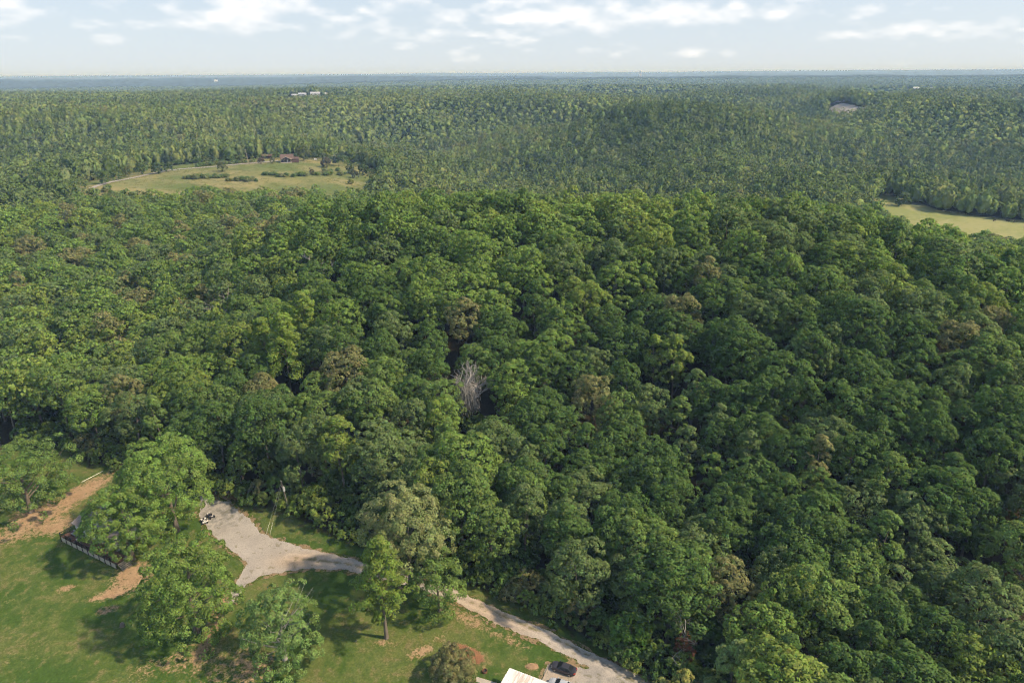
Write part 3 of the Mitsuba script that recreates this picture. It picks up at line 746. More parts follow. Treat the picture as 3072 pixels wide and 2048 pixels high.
scene[f'{kw_}__dead_leaves'] = {**shape(broadleaf(np.random.default_rng(535), np.array([.20, .105, .062]), R=1.7, top=9.0, foot=3.0, n=50, per=34, size=.30, fine=.27, low=-.8)), 'to_world': mw}

# shrubs along the edge of the woods
gs = np.random.default_rng(540)
line = LineString(FRONT[2:15])
shrubs = []
for row, (off, s0, step) in enumerate(((-0.6, .85, 3.6), (2.6, 1.25, 4.3))):
    for d in np.arange(2, line.length - 2, step):
        p0, p1 = line.interpolate(d), line.interpolate(d + .5)
        t = unit(np.array([p1.x - p0.x, p1.y - p0.y]))
        o = off + gs.uniform(-.9, .9)
        x, y = p0.x - t[1] * o + gs.uniform(-.8, .8), p0.y + t[0] * o
        shrubs.append((x, y, s0 * gs.uniform(.62, 1.25), int(gs.integers(4)), int(gs.choice(6, p=[.26, .28, .08, .20, .10, .08])), row))
for fi in range(4):
    for ci, (cw, col) in enumerate(COLOURS):
        scene[f'shrub_{fi}_{ci}'] = {'type': 'shapegroup', 'foliage': shape(broadleaf(np.random.default_rng(550 + fi), np.array(col) * .92, R=(2.2, 2.6, 1.8, 2.4)[fi], top=(4.0, 3.4, 5.2, 4.6)[fi], foot=.1, n=46, per=28, size=.42, fine=.24, low=-.45, pointed=(0, 0, .7, .3)[fi]))}
by = {}
for s in shrubs:
    where = 'beyond the house' if s[0] < -103 else 'beside the quad bikes' if s[0] < -62 else 'near the utility pole' if s[0] < -40 else 'behind the lone pine' if s[0] < -8 else 'along the drive' if s[0] < 14 else 'at the bank by the cars'
    by.setdefault((f"{'small' if s[2] < .95 else 'tall'} {COLOURS[s[4]][0]} shrub", 'front' if s[5] == 0 else 'back', where), []).append(s)
for (look, row, where), ss in by.items():
    ss.sort(key=lambda s: bearing(s[0], s[1]))
    for i, s in enumerate(ss):
        which = 'the only ' if len(ss) == 1 else f'{ORDINAL[i]} '
        k = thing('shrub', f'{which}{look} in the {row} row {where}', 'shrub', 'shrubs along the edge of the woods')
        scene[k] = instance(f'shrub_{s[3]}_{s[4]}', place(s[0], s[1], float(ground_z(s[0], s[1])) - .1, gs.uniform(0, 360), s[2]))

labels['undergrowth'] = {'kind': 'stuff', 'label': 'low green undergrowth filling the shade under the first trees of the woods', 'category': 'undergrowth'}
count = 0
for d in np.arange(2, line.length - 2, 2.6):
    p0, p1 = line.interpolate(d), line.interpolate(d + .5)
    t = unit(np.array([p1.x - p0.x, p1.y - p0.y]))
    for o in (6.0, 9.5, 13.5, 18, 23):
        if gs.uniform() < .62:
            q = o + gs.uniform(-2, 2)
            x, y = p0.x - t[1] * q + gs.uniform(-1.3, 1.3), p0.y + t[0] * q
            scene[f'undergrowth__{count:04d}'] = instance(f'shrub_{int(gs.integers(4))}_{int(gs.choice(6, p=[.36, .34, .06, .12, .04, .08]))}', place(x, y, float(ground_z(x, y)) - .1, gs.uniform(0, 360), gs.uniform(.7, 1.5)))
            count += 1
for j in range(420):
    x, y = gs.uniform(-130, 120), gs.uniform(95, 250)
    if wooded(x, np.array(y), 12) and abs(x) < .8 * y + 10:
        scene[f'undergrowth__{count:04d}'] = instance(f'shrub_{int(gs.integers(4))}_{int(gs.choice(6, p=[.36, .36, .06, .10, .04, .08]))}', place(x, y, float(ground_z(x, y)) - .1, gs.uniform(0, 360), gs.uniform(.9, 1.7)))
        count += 1

# ------------------------------------------------------------------ building blocks
def frame(x, y, z, ux, uy):
    """Local axes: x along (ux, uy), y to its left, z up."""
    n = math.hypot(ux, uy)
    ux, uy = ux / n, uy / n
    return np.array([[ux, -uy, 0, x], [uy, ux, 0, y], [0, 0, 1, z], [0, 0, 0, 1.0]])


def put(mesh, M):
    m = mesh.copy()
    m.apply_transform(M)
    return m


def box(x0, x1, y0, y1, z0, z1):
    return trimesh.creation.box(bounds=[[min(x0, x1), min(y0, y1), min(z0, z1)], [max(x0, x1), max(y0, y1), max(z0, z1)]])


def cat(*ms):
    return trimesh.util.concatenate(list(ms))


def beam(a, b, r, sides=6):
    return trimesh.creation.cylinder(r, segment=[a, b], sections=sides)


def hull(points):
    return trimesh.convex.convex_hull(np.asarray(points, float))


def profile(poly, y0, y1):
    """A side outline in (x, z), given thickness from y0 to y1."""
    m = trimesh.creation.extrude_polygon(Polygon(poly), y1 - y0, engine='earcut')
    m.apply_transform(np.array([[1, 0, 0, 0], [0, 0, -1, y1], [0, 1, 0, 0], [0, 0, 0, 1.0]]))
    return m


def gable(x0, x1, y0, y1, z, zr, t=.12):
    """A pitched roof, its ridge along x."""
    ym = (y0 + y1) / 2
    return profile_x([(y0, z), (ym, zr), (y1, z), (y1, z - t), (ym, zr - t), (y0, z - t)], x0, x1)


def profile_x(poly, x0, x1):
    m = trimesh.creation.extrude_polygon(Polygon(poly), x1 - x0, engine='earcut')
    m.apply_transform(np.array([[0, 0, 1, x0], [1, 0, 0, 0], [0, 1, 0, 0], [0, 0, 0, 1.0]]))
    return m


plain('white_paint', (.74, .74, .72), .5)
plain('white_siding', (.66, .67, .66), .6)
plain('dark_glass', (.02, .025, .03), .08)
plain('black_metal', (.018, .018, .02), .4)
plain('rubber', (.02, .02, .02), .9)
plain('alloy', (.45, .45, .46), .3, .6)
plain('dark_paint', (.035, .036, .05), .22, 0.0, clearcoat=1.0, clearcoat_gloss=.9)
plain('silver_paint', (.48, .52, .58), .28, .25, clearcoat=.8, clearcoat_gloss=.9)
plain('red_lens', (.35, .03, .02), .2)
plain('clear_lens', (.7, .72, .74), .15)
plain('seat_black', (.03, .028, .028), .6)
plain('blue_cover', (.03, .04, .13), .7)
plain('grey_cushion', (.20, .22, .24), .8)
plain('brown_paint', (.085, .055, .045), .7)
plain('tan_panel', (.40, .37, .30), .75)
plain('cow_hide', (.018, .015, .014), .8)
plain('brick_dark', (.11, .075, .065), .8)
plain('concrete_new', (.42, .39, .35), .9)
plain('rust', (.16, .075, .045), .8)
plain('ash', (.05, .045, .042), .95)
plain('galvanised', (.55, .57, .58), .45, .3)


def wood_fn(a, b, sx=9.0, sy=1.4):
    return lambda p, n, uv: mikit.mix(a, b, mikit.fbm(p.x * sx, p.y * sy, p.z * 3, 3))


def proc_bsdf(name, fn, rough=.8):
    scene[name] = {'type': 'twosided', 'bsdf': {'type': 'principled', 'base_color': mikit.proc(fn), 'roughness': rough, 'specular': .3}}


proc_bsdf('deck_wood', wood_fn((.095, .052, .038), (.165, .092, .066), 4, 4))
proc_bsdf('grey_shingle', lambda p, n, uv: mikit.mix((.15, .135, .135), (.25, .225, .22), mikit.fbm(p.x * 2.2, p.y * 2.2, p.z * 6, 3)) * (.85 + .3 * mikit.noise(p.x * 9, p.y * 9)))
proc_bsdf('brown_shingle', lambda p, n, uv: mikit.mix((.105, .074, .064), (.17, .12, .10), mikit.fbm(p.x * 1.2, p.y * 1.2, p.z * 4, 3)))
proc_bsdf('pole_wood', wood_fn((.10, .085, .07), (.24, .21, .18), 6, 6))
proc_bsdf('weathered_wood', wood_fn((.28, .24, .19), (.46, .41, .34), 5, 5))
proc_bsdf('pink_tin', lambda p, n, uv: mikit.mix((.24, .18, .15), (.33, .26, .21), mikit.fbm(p.x * .8, p.y * .8, 0, 3)))


def rusty_white(p, n, uv):
    u = (p.x + .8) * .905 - (p.y - 90.6) * .43
    v = -(p.x + .8) * .43 - (p.y - 90.6) * .905
    streak = mikit.fbm(u * 5.0, v * .35, 3, 3)
    here = blob(p, 1.6, 88.0, 2.2, 2.4, 25, 1.0)
    return mikit.mix((.74, .75, .75), (.36, .19, .10), mikit.smoothstep(.50, .66, streak * .75 + here * .26) * dr.clip(here * 1.5 + .04, 0, 1) * .42)


proc_bsdf('rusty_white_tin', rusty_white, .45)
proc_bsdf('soil', lambda p, n, uv: mikit.mix((.24, .15, .09), (.42, .30, .19), mikit.fbm(p.x * 2, p.y * 2, p.z * 2, 3)), .95)

# ------------------------------------------------------------------ the white house under the oak, and its deck
HM = frame(-104.6, 130.6, 0, .88, -.476)
HM[:3, 1] *= 1.0
h = thing('house', 'long white house with a grey shingle roof under the oak', 'house')
part(h, 'wall', put(cat(box(1.4, 15, 2.95, 10.4, 0.0, 3.75), profile_x([(2.95, 3.75), (10.4, 3.75), (6.675, 5.0)], 1.4, 1.55), profile_x([(2.95, 3.75), (10.4, 3.75), (6.675, 5.0)], 14.85, 15.0)), HM), 'white_siding')
part(h, 'roof', put(gable(.9, 15.6, 2.45, 10.9, 3.74, 5.25, .14), HM), 'grey_shingle')
for x0, x1 in ((3.2, 4.6), (9.0, 10.6), (12.2, 13.6)):
    w = part(h, 'window', put(box(x0, x1, 2.89, 2.96, 2.0, 3.2), HM), 'dark_glass')
    part(w, 'frame', put(cat(box(x0 - .09, x0, 2.86, 2.96, 1.9, 3.3), box(x1, x1 + .09, 2.86, 2.96, 1.9, 3.3), box(x0, x1, 2.86, 2.96, 3.2, 3.3), box(x0, x1, 2.86, 2.96, 1.9, 2.0)), HM), 'white_paint')
dk = part(h, 'door', put(box(6.0, 6.95, 2.88, 2.97, 1.32, 3.35), HM), 'black_metal')
part(dk, 'handle', put(box(6.82, 6.88, 2.83, 2.88, 2.25, 2.4), HM), 'alloy')
pd = thing('deck', 'red brown wooden deck with black railing and pale skirting along the white house', 'deck')
pl = [box(.02, 20.6, .05 + .148 * i, .05 + .148 * i + .138, 1.20, 1.26) for i in range(19)]
kk = part(pd, 'floor_boards', put(cat(*pl), HM), 'deck_wood')
labels[kk] = {'kind': 'stuff'}
for i in range(11):
    x0 = .06 + i * 2.05
    part(pd, 'post', put(box(x0 - .03, x0 + .13, -.10, .06, 0, 2.4), HM), 'black_metal')
    if i < 10:
        part(pd, 'panel', put(box(x0 + .12, x0 + 2.03, .0, .03, .02, 1.16), HM), 'tan_panel')
        part(pd, 'rail', put(cat(box(x0 + .1, x0 + 2.05, -.04, .03, 2.25, 2.33), box(x0 + .1, x0 + 2.05, -.03, .02, 1.36, 1.42), *[box(x0 + .1 + j * .195, x0 + .13 + j * .195, -.02, .01, 1.42, 2.25) for j in range(1, 10)]), HM), 'black_metal')
part(pd, 'rail', put(cat(box(0, .07, .05, 2.85, 2.25, 2.33), *[box(.02, .05, .05 + j * .2, .08 + j * .2, 1.27, 2.25) for j in range(1, 14)]), HM), 'black_metal')
part(pd, 'panel', put(box(.03, .06, .05, 2.85, .02, 1.16), HM), 'tan_panel')
for i in range(5):
    part(pd, 'step', put(box(20.75 + i * .34, 21.09 + i * .34, .3, 2.3, 1.05 - i * .22, 1.11 - i * .22), HM), 'weathered_wood')
part(pd, 'stringer', put(cat(profile([(20.7, .95), (20.7, 1.1), (22.5, 0.02), (22.2, 0.0)], .24, .30), profile([(20.7, .95), (20.7, 1.1), (22.5, 0.02), (22.2, 0.0)], 2.30, 2.36)), HM), 'weathered_wood')
tb = thing('patio_table', 'square white framed table with a dark top on the deck', 'table')
part(tb, 'top', put(box(5.5, 6.5, .75, 1.75, 1.95, 1.99), HM), 'dark_glass')
part(tb, 'frame', put(cat(box(5.32, 5.5, .57, 1.93, 1.93, 2.01), box(6.5, 6.68, .57, 1.93, 1.93, 2.01), box(5.5, 6.5, .57, .75, 1.93, 2.01), box(5.5, 6.5, 1.75, 1.93, 1.93, 2.01)), HM), 'white_paint')
for sx in (5.4, 6.54):
    for sy in (.65, 1.79):
        part(tb, 'leg', put(box(sx, sx + .06, sy, sy + .06, 1.26, 1.93), HM), 'white_paint')
gr = thing('grill', 'blue covered grill standing on the deck by the house wall', 'grill')
part(gr, 'cover', put(hull([(3.75, 1.75, 1.3), (4.95, 1.75, 1.3), (4.95, 2.5, 1.3), (3.75, 2.5, 1.3), (3.85, 1.8, 2.1), (4.85, 1.8, 2.1), (4.85, 2.45, 2.1), (3.85, 2.45, 2.1), (4.0, 2.1, 2.4), (4.7, 2.1, 2.4)]), HM), 'blue_cover', smooth=30)
part(gr, 'foot', put(cat(*[box(a, a + .06, b, b + .06, 1.26, 1.32) for a in (3.85, 4.8) for b in (1.8, 2.38)]), HM), 'black_metal')
so = thing('bench', 'grey cushioned bench at the house end of the deck', 'bench')
part(so, 'seat', put(box(1.6, 3.3, 1.5, 2.2, 1.52, 1.72), HM), 'grey_cushion')
part(so, 'backrest', put(box(1.6, 3.3, 2.2, 2.4, 1.52, 2.25), HM), 'grey_cushion')
for sx in (1.65, 3.17):
    for sy in (1.55, 2.28):
        part(so, 'leg', put(box(sx, sx + .08, sy, sy + .08, 1.26, 1.52), HM), 'black_metal')
wp = thing('pole', 'long white pole lying on bare soil between the two largest oaks', 'pole')
scene[wp] = mikit.ply(tube(np.array([[-114.2, 155.0, .16], [-112.9, 157.7, .15], [-111.6, 160.4, .15]]), [.085, .085, .07], 8), 'white_paint', smooth=True)

# ------------------------------------------------------------------ two quad bikes on the gravel
def quad_bike(x, y, ux, uy, body, label):
    M = frame(x, y, float(ground_z(x, y)) + .04, ux, uy)
    k = thing('quad_bike', label, 'quad bike', 'quad bikes on the gravel')
    part(k, 'body', put(cat(hull([(-.75, -.28, .55), (-.75, .28, .55), (.8, -.25, .55), (.8, .25, .55), (.75, -.2, .8), (.75, .2, .8), (-.7, -.24, .76), (-.7, .24, .76), (.35, -.22, .9), (.35, .22, .9)]),
                            hull([(.42, -.58, .60), (1.0, -.58, .56), (1.0, .58, .56), (.42, .58, .60), (.55, -.56, .7), (.95, -.56, .66), (.95, .56, .66), (.55, .56, .7)]),
                            hull([(-1.0, -.58, .6), (-.4, -.58, .6), (-.4, .58, .6), (-1.0, .58, .6), (-.95, -.56, .72), (-.45, -.56, .72), (-.45, .56, .72), (-.95, .56, .72)])), M), body, smooth=30)
    part(k, 'seat', put(hull([(-.65, -.2, .78), (.2, -.17, .78), (.2, .17, .78), (-.65, .2, .78), (-.62, -.17, .92), (.1, -.14, .88), (.1, .14, .88), (-.62, .17, .92)]), M), 'seat_black', smooth=30)
    part(k, 'handlebar', put(cat(beam([.42, -.42, 1.08], [.42, .42, 1.08], .025), beam([.5, 0, .8], [.42, 0, 1.08], .04)), M), 'black_metal')
    part(k, 'rack', put(cat(*[beam([-.95 + j * .15, -.4, .8], [-.95 + j * .15, .4, .8], .02, 4) for j in range(4)], *[beam([.55 + j * .14, -.35, .78], [.55 + j * .14, .35, .78], .02, 4) for j in range(4)]), M), 'black_metal' if body != 'dark_paint' else 'white_paint')
    part(k, 'headlight', put(trimesh.creation.icosphere(1, .09), M @ trimesh.transformations.translation_matrix([1.0, 0, .68])), 'clear_lens')
    for sx in (-.66, .68):
        for sy in (-.52, .52):
            w = part(k, 'wheel', put(trimesh.creation.cylinder(.29, .26, sections=16), M @ trimesh.transformations.translation_matrix([sx, sy, .29]) @ trimesh.transformations.rotation_matrix(math.pi / 2, [1, 0, 0])), 'rubber')
            part(w, 'rim', put(trimesh.creation.cylinder(.14, .28, sections=12), M @ trimesh.transformations.translation_matrix([sx, sy, .29]) @ trimesh.transformations.rotation_matrix(math.pi / 2, [1, 0, 0])), 'alloy')


quad_bike(-73.6, 139.3, .80, -.6, 'dark_paint', 'black quad bike with white rack parked on the gravel')
quad_bike(-74.3, 137.3, .62, -.78, 'white_paint', 'white quad bike parked on the gravel next to the oak')

# ------------------------------------------------------------------ utility pole with its transformer and guys
UP_ = np.array([-53.8, 138.7, 0.0])
u = thing('utility_pole', 'leaning wooden utility pole with a grey transformer at the edge of the woods', 'utility pole')
top = UP_ + [-1.1, -.2, 10.6]
part(u, 'post', tube(np.array([UP_ - [0, 0, .3], (UP_ + top) / 2, top]), [.16, .14, .11], 10), 'pole_wood', smooth=True)
part(u, 'transformer', cat(trimesh.creation.cylinder(.27, 1.0, sections=16, transform=trimesh.transformations.translation_matrix(UP_ + [-.62, -.45, 8.6])), trimesh.creation.cylinder(.22, .08, sections=16, transform=trimesh.transformations.translation_matrix(UP_ + [-.62, -.45, 9.15])), beam(UP_ + [-.6, -.45, 9.1], UP_ + [-.6, -.45, 9.5], .05)), 'galvanised', smooth=30)
part(u, 'insulator', beam(top, top + [0, 0, .25], .06), 'white_paint')
part(u, 'bracket', cat(beam(UP_ + [-.85, -.2, 8.9], UP_ + [-.62, -.45, 8.9], .04), beam(UP_ + [-.85, -.2, 8.4], UP_ + [-.62, -.45, 8.4], .04)), 'galvanised')
for a, b in ((np.array([-57.9, 132.6, .02]), top - [0, 0, .3]), (np.array([-57.0, 132.4, .02]), top - [0, 0, 1.1])):
    g_ = part(u, 'guy_wire', beam(a, b, .014, 5), 'galvanised')
    part(g_, 'guard', beam(a + (b - a) * .004, a + (b - a) * .24, .03, 6), 'white_paint')

# ------------------------------------------------------------------ cars
def car(x, y, ux, uy, paint, label, z=.05):
    M = frame(x, y, float(ground_z(x, y)) + z, ux, uy)
    k = thing('car', label, 'car', 'cars parked on the gravel')
    L, W = 2.35, .90

    def section(xs, w, z0, z1, tuck=.06):
        return [(xs, -w + tuck, z0), (xs, w - tuck, z0), (xs, -w, (z0 + z1) / 2), (xs, w, (z0 + z1) / 2), (xs, -w + tuck * 1.4, z1), (xs, w - tuck * 1.4, z1)]
    stations = [section(-L, .66, .42, .80), section(-L + .28, .82, .30, .96), section(-1.5, W, .24, 1.0), section(-.4, W, .22, .96), section(.9, W, .22, .92), section(1.75, .86, .26, .84), section(2.2, .74, .34, .70), section(L, .60, .40, .62)]
    part(k, 'body', put(cat(*[hull(a + b) for a, b in zip(stations[:-1], stations[1:])]), M), paint, smooth=35)
    part(k, 'roof', put(hull([(-1.05, -.58, 1.36), (-1.05, .58, 1.36), (.30, -.60, 1.36), (.30, .60, 1.36), (-.95, -.50, 1.43), (-.95, .50, 1.43), (.18, -.52, 1.44), (.18, .52, 1.44)]), M), paint, smooth=35)
    part(k, 'windscreen', put(hull([(.29, -.60, 1.37), (.29, .60, 1.37), (1.12, -.74, .93), (1.12, .74, .93), (.24, -.58, 1.35), (.24, .58, 1.35), (1.0, -.72, .90), (1.0, .72, .90)]), M), 'dark_glass')
    part(k, 'rear_window', put(hull([(-1.04, -.57, 1.37), (-1.04, .57, 1.37), (-1.72, -.68, 1.0), (-1.72, .68, 1.0), (-1.0, -.55, 1.35), (-1.0, .55, 1.35), (-1.6, -.66, .97), (-1.6, .66, .97)]), M), 'dark_glass')
    for s in (-1, 1):
        for x0, x1, t0, t1 in ((-.36, .98, -.34, .27), (-1.55, -.42, -1.02, -.40)):
            part(k, 'side_window', put(hull([(x0, s * .80, .95), (x1, s * .80, .93), (t0, s * .60, 1.36), (t1, s * .61, 1.36), (x0, s * .70, .93), (x1, s * .70, .92), (t0, s * .55, 1.34), (t1, s * .55, 1.34)]), M), 'dark_glass')
        part(k, 'pillar', put(cat(beam([1.05, s * .765, .93], [.28, s * .605, 1.38], .035), beam([-.39, s * .80, .95], [-.37, s * .605, 1.38], .04), beam([-1.62, s * .745, .98], [-1.03, s * .59, 1.38], .05)), M), paint)
        d1 = part(k, 'door', put(box(-.37, .95, s * .885, s * .912, .40, .90), M), paint)
        part(d1, 'handle', put(box(-.25, -.08, s * .912, s * .935, .74, .78), M), 'alloy')
        d2 = part(k, 'door', put(box(-1.30, -.41, s * .885, s * .912, .42, .92), M), paint)
        part(d2, 'handle', put(box(-1.22, -1.05, s * .912, s * .935, .76, .80), M), 'alloy')
        part(k, 'mirror', put(box(.80, .98, s * .86, s * 1.04, .93, 1.07), M), paint)
        part(k, 'headlight', put(hull([(2.02, s * .45, .60), (2.02, s * .76, .60), (2.30, s * .42, .62), (2.22, s * .68, .62), (1.92, s * .78, .76), (2.16, s * .44, .76)]), M), 'clear_lens')
        part(k, 'taillight', put(hull([(-2.37, s * .35, .72), (-2.37, s * .64, .72), (-2.36, s * .35, .88), (-2.30, s * .70, .88), (-2.1, s * .84, .74), (-2.1, s * .82, .90)]), M), 'red_lens')
        for wx in (1.42, -1.40):
            w = part(k, 'wheel', put(trimesh.creation.cylinder(.32, .22, sections=20), M @ trimesh.transformations.translation_matrix([wx, s * .81, .32]) @ trimesh.transformations.rotation_matrix(math.pi / 2, [1, 0, 0])), 'rubber')
            part(w, 'rim', put(trimesh.creation.cylinder(.20, .235, sections=14), M @ trimesh.transformations.translation_matrix([wx, s * .81, .32]) @ trimesh.transformations.rotation_matrix(math.pi / 2, [1, 0, 0])), 'alloy')
    part(k, 'boot_lid', put(box(-2.2, -1.74, -.62, .62, .985, 1.005), M), paint)
    part(k, 'grille', put(box(2.33, 2.37, -.34, .34, .46, .58), M), 'black_metal')


car(8.85, 92.75, -.91, .41, 'dark_paint', 'dark sedan parked on the gravel beside the white roof')
car(8.2, 89.1, -.91, .41, 'silver_paint', 'silver car parked half under the edge of the white roof')

# ------------------------------------------------------------------ the white roofed building, path and odds and ends
BM = frame(-.8, 90.6, 0, .905, -.43)
b = thing('carport', 'open carport with a rust streaked white ribbed tin roof', 'carport')
for i in range(9):
    x0 = i * .94
    part(b, 'roof_panel', put(cat(profile_x([(-9.5, 3.0), (0.0, 3.0), (0, 3.03), (-9.5, 3.03)], x0, x0 + .925), *[profile_x([(-9.5, 3.03), (0, 3.03), (0, 3.065), (-9.5, 3.065)], x0 + .08 + j * .3, x0 + .14 + j * .3) for j in range(3)]), BM), 'rusty_white_tin')
part(b, 'fascia', put(cat(box(-.04, 8.5, .004, .06, 2.86, 3.05), box(-.06, -.004, -9.5, .06, 2.86, 3.05)), BM), 'white_paint')
for sx in (.15, 4.2, 8.2):
    for sy in (-.3, -4.8, -9.3):
        part(b, 'post', put(box(sx, sx + .12, sy, sy + .12, 0, 2.99), BM), 'white_paint')
p_ = thing('path', 'short grey concrete path leading to the white roofed carport', 'path')
labels[p_]['kind'] = 'structure'
scene[p_] = mikit.ply(put(box(0, 4.2, -.5, .5, -.1, .07), frame(-6.9, 91.1, 0, .94, -.35)), 'concrete_new')
c_ = thing('kerb', 'pale timber kerb between the grass and the parked cars', 'kerb')
scene[c_] = mikit.ply(put(box(0, 4.6, -.07, .07, -.05, .26), frame(6.5, 94.3, 0, -1.4, -3.4)), 'weathered_wood')
f_ = thing('fire_ring', 'round rusty fire ring on the lawn near the olive bush', 'fire ring')
ring = trimesh.creation.annulus(.38, .46, .42, sections=20)
ring.apply_translation([-5.3, 92.6, .2])
part(f_, 'ring', ring, 'rust', smooth=30)
part(f_, 'ashes', trimesh.creation.cylinder(.375, .12, sections=20, transform=trimesh.transformations.translation_matrix([-5.3, 92.6, .06])), 'ash')
m_ = thing('soil_mound', 'low mound of bare soil on the grass near the dark sedan', 'mound')
mm = trimesh.creation.icosphere(3, 1.0)
mm.vertices = mm.vertices * [1.1, .75, .26] * (1 + .35 * (meshkit.fbm(mm.vertices * 2.2, 3, seed=4)[:, None] - .5)) + [3.3, 93.8, -.03]
scene[m_] = mikit.ply(mm, 'soil', smooth=True)
st = thing('stump', 'dark weathered stump on the lawn beside the dense round oak', 'stump')
sx_, sy_ = -76.6, 104.2
scene[st] = mikit.ply(tube(np.array([[sx_, sy_, -.1], [sx_, sy_, .2], [sx_ + .05, sy_, .75], [sx_ + .05, sy_, .76]]), [.55, .42, .34, .01], 12), 'bark', smooth=40)
gq = np.random.default_rng(560)
n = 1500
a, r = gq.uniform(0, 6.28, n), np.sqrt(gq.uniform(0, 1, n))
pu = np.column_stack([r * np.cos(a) * 3.6, r * np.sin(a) * 1.5, np.abs(gq.normal(0, .10, n)) + .05 + .25 * (1 - r)])
ang = math.radians(-28)
pw = np.column_stack([-9.0 + pu[:, 0] * math.cos(ang) - pu[:, 1] * math.sin(ang), 96.7 + pu[:, 0] * math.sin(ang) + pu[:, 1] * math.cos(ang), pu[:, 2]])
d = unit(gq.normal(size=(n, 3)) * [1, 1, .22])
ln = gq.uniform(.5, 1.4, n)[:, None]
sd = unit(np.cross(d, [0, 0, 1.0])) * .028
v = np.stack([pw - d * ln / 2 - sd, pw + d * ln / 2 - sd * .5, pw + d * ln / 2 + sd * .5, pw - d * ln / 2 + sd], 1).reshape(-1, 3)
col = np.repeat(np.array([[.40, .22, .13]]) * gq.uniform(.7, 1.25, (n, 1)), 4, 0)
scene['dry_brush'] = {**mikit.ply((v, np.arange(n * 4).reshape(-1, 4)), {'type': 'twosided', 'bsdf': {'type': 'diffuse', 'reflectance': VC}}, color=col)}
labels['dry_brush'] = {'kind': 'stuff', 'label': 'heap of reddish dry brush on the lawn behind the olive bush', 'category': 'brush'}

# ------------------------------------------------------------------ the far meadow: house, shed, pole, trees
def gz(x, y):
    return float(ground_z(x, y)) + .5


FM = frame(-202.5, 616.5, gz(-198, 618), .965, .262)
h = thing('house', 'brown house with a gabled front porch at the far meadow', 'house')
part(h, 'wall', put(cat(box(.4, 11, 3.2, 12, 0, 3.3), profile_x([(3.2, 3.3), (12, 3.3), (7.6, 6.2)], .4, .7), profile_x([(3.2, 3.3), (12, 3.3), (7.6, 6.2)], 10.7, 11)), FM), 'brick_dark')
part(h, 'roof', put(gable(-.1, 11.5, 2.6, 12.6, 3.28, 6.9, .25), FM), 'brown_shingle')
PG = FM @ np.array([[0, -1, 0, 9.6], [1, 0, 0, 0], [0, 0, 1, 0], [0, 0, 0, 1.0]])
part(h, 'porch_roof', put(gable(-.4, 6.6, -.3, 9.5, 3.05, 5.5, .3), PG), 'brown_shingle')
part(h, 'gable_panel', put(profile_x([(.2, 3.0), (9.0, 3.0), (4.6, 5.1)], .25, .4), PG), 'brown_paint')
part(h, 'gable_trim', put(cat(profile_x([(-.3, 2.75), (4.6, 5.25), (9.5, 2.75), (9.5, 3.03), (4.6, 5.55), (-.3, 3.03)], -.5, -.402)), PG), 'tan_panel')
for x0 in (.3, 3.1, 6.2, 9.0):
    part(h, 'porch_post', put(box(x0, x0 + .25, .2, .45, .5, 2.98), FM), 'tan_panel')
part(h, 'porch_floor', put(box(.1, 9.6, 0, 3.2, 0, .5), FM), 'tan_panel')
for x0 in (1.2, 3.4, 7.2):
    w = part(h, 'window', put(box(x0, x0 + 1.3, 3.1, 3.22, 1.3, 2.6), FM), 'dark_glass')
    part(w, 'frame', put(cat(box(x0 - .12, x0, 3.06, 3.21, 1.2, 2.7), box(x0 + 1.3, x0 + 1.42, 3.06, 3.21, 1.2, 2.7), box(x0, x0 + 1.3, 3.06, 3.21, 2.6, 2.7)), FM), 'white_paint')
part(h, 'door', put(box(5.4, 6.4, 3.08, 3.22, .5, 2.6), FM), 'white_paint')
part(h, 'annex', put(cat(box(11.05, 15.5, 4.4, 11, 0, 2.9), hull([(11.05, 4.0, 2.9), (15.9, 4.0, 2.9), (15.9, 11.4, 2.9), (11.05, 11.4, 2.9), (11.05, 7.7, 4.4), (15.5, 7.7, 4.4)])), FM), 'brick_dark')
OM = frame(-228, 645, gz(-222, 646), 1, .1)
o = thing('outbuilding', 'low tan roofed outbuilding beside the lane behind the brown house', 'outbuilding')
part(o, 'wall', put(box(0, 9, 0, 5, 0, 2.4), OM), 'brown_paint')
part(o, 'roof', put(gable(-.4, 9.4, -.5, 5.5, 2.39, 3.9, .2), OM), 'brown_shingle')
part(o, 'door', put(box(2, 4.8, -.06, .02, .0, 2.1), OM), 'black_metal')
WM = frame(-175, 675, gz(-171, 676), .96, .25)
w_ = thing('shelter', 'white roofed metal shelter at the top of the far meadow', 'shelter')
arc = [(4.0 * math.cos(t), 2.1 + 1.5 * math.sin(t)) for t in np.linspace(math.pi, 0, 9)]
part(w_, 'roof', put(profile(arc + [(3.9 * math.cos(t), 2.0 + 1.5 * math.sin(t)) for t in np.linspace(0, math.pi, 9)], -3, 4), WM @ trimesh.transformations.translation_matrix([4, 0, 0])), 'white_paint', smooth=30)
for sx in (.05, 7.85):
    for sy in (-2.9, .4, 3.8):
        part(w_, 'post', put(box(sx, sx + .12, sy, sy + .12, 0, 2.1), WM), 'galvanised')
tk = thing('gas_tank', 'small white tank on the meadow beyond the brown house', 'tank')
TM = frame(-179.5, 646, gz(-179.5, 646), .9, .4)
part(tk, 'vessel', put(trimesh.creation.capsule(2.2, .55, count=[12, 8]), TM @ trimesh.transformations.translation_matrix([0, 0, 1.0]) @ trimesh.transformations.rotation_matrix(math.pi / 2, [0, 1, 0])), 'white_paint', smooth=True)
for sx in (.5, 1.6):
    part(tk, 'foot', put(box(sx - .1, sx + .1, -.4, .4, 0, .6), TM), 'concrete_new')
fp = thing('utility_pole', 'pale utility pole beside the lane on the far meadow', 'utility pole')
fz = gz(-235.6, 628.3)
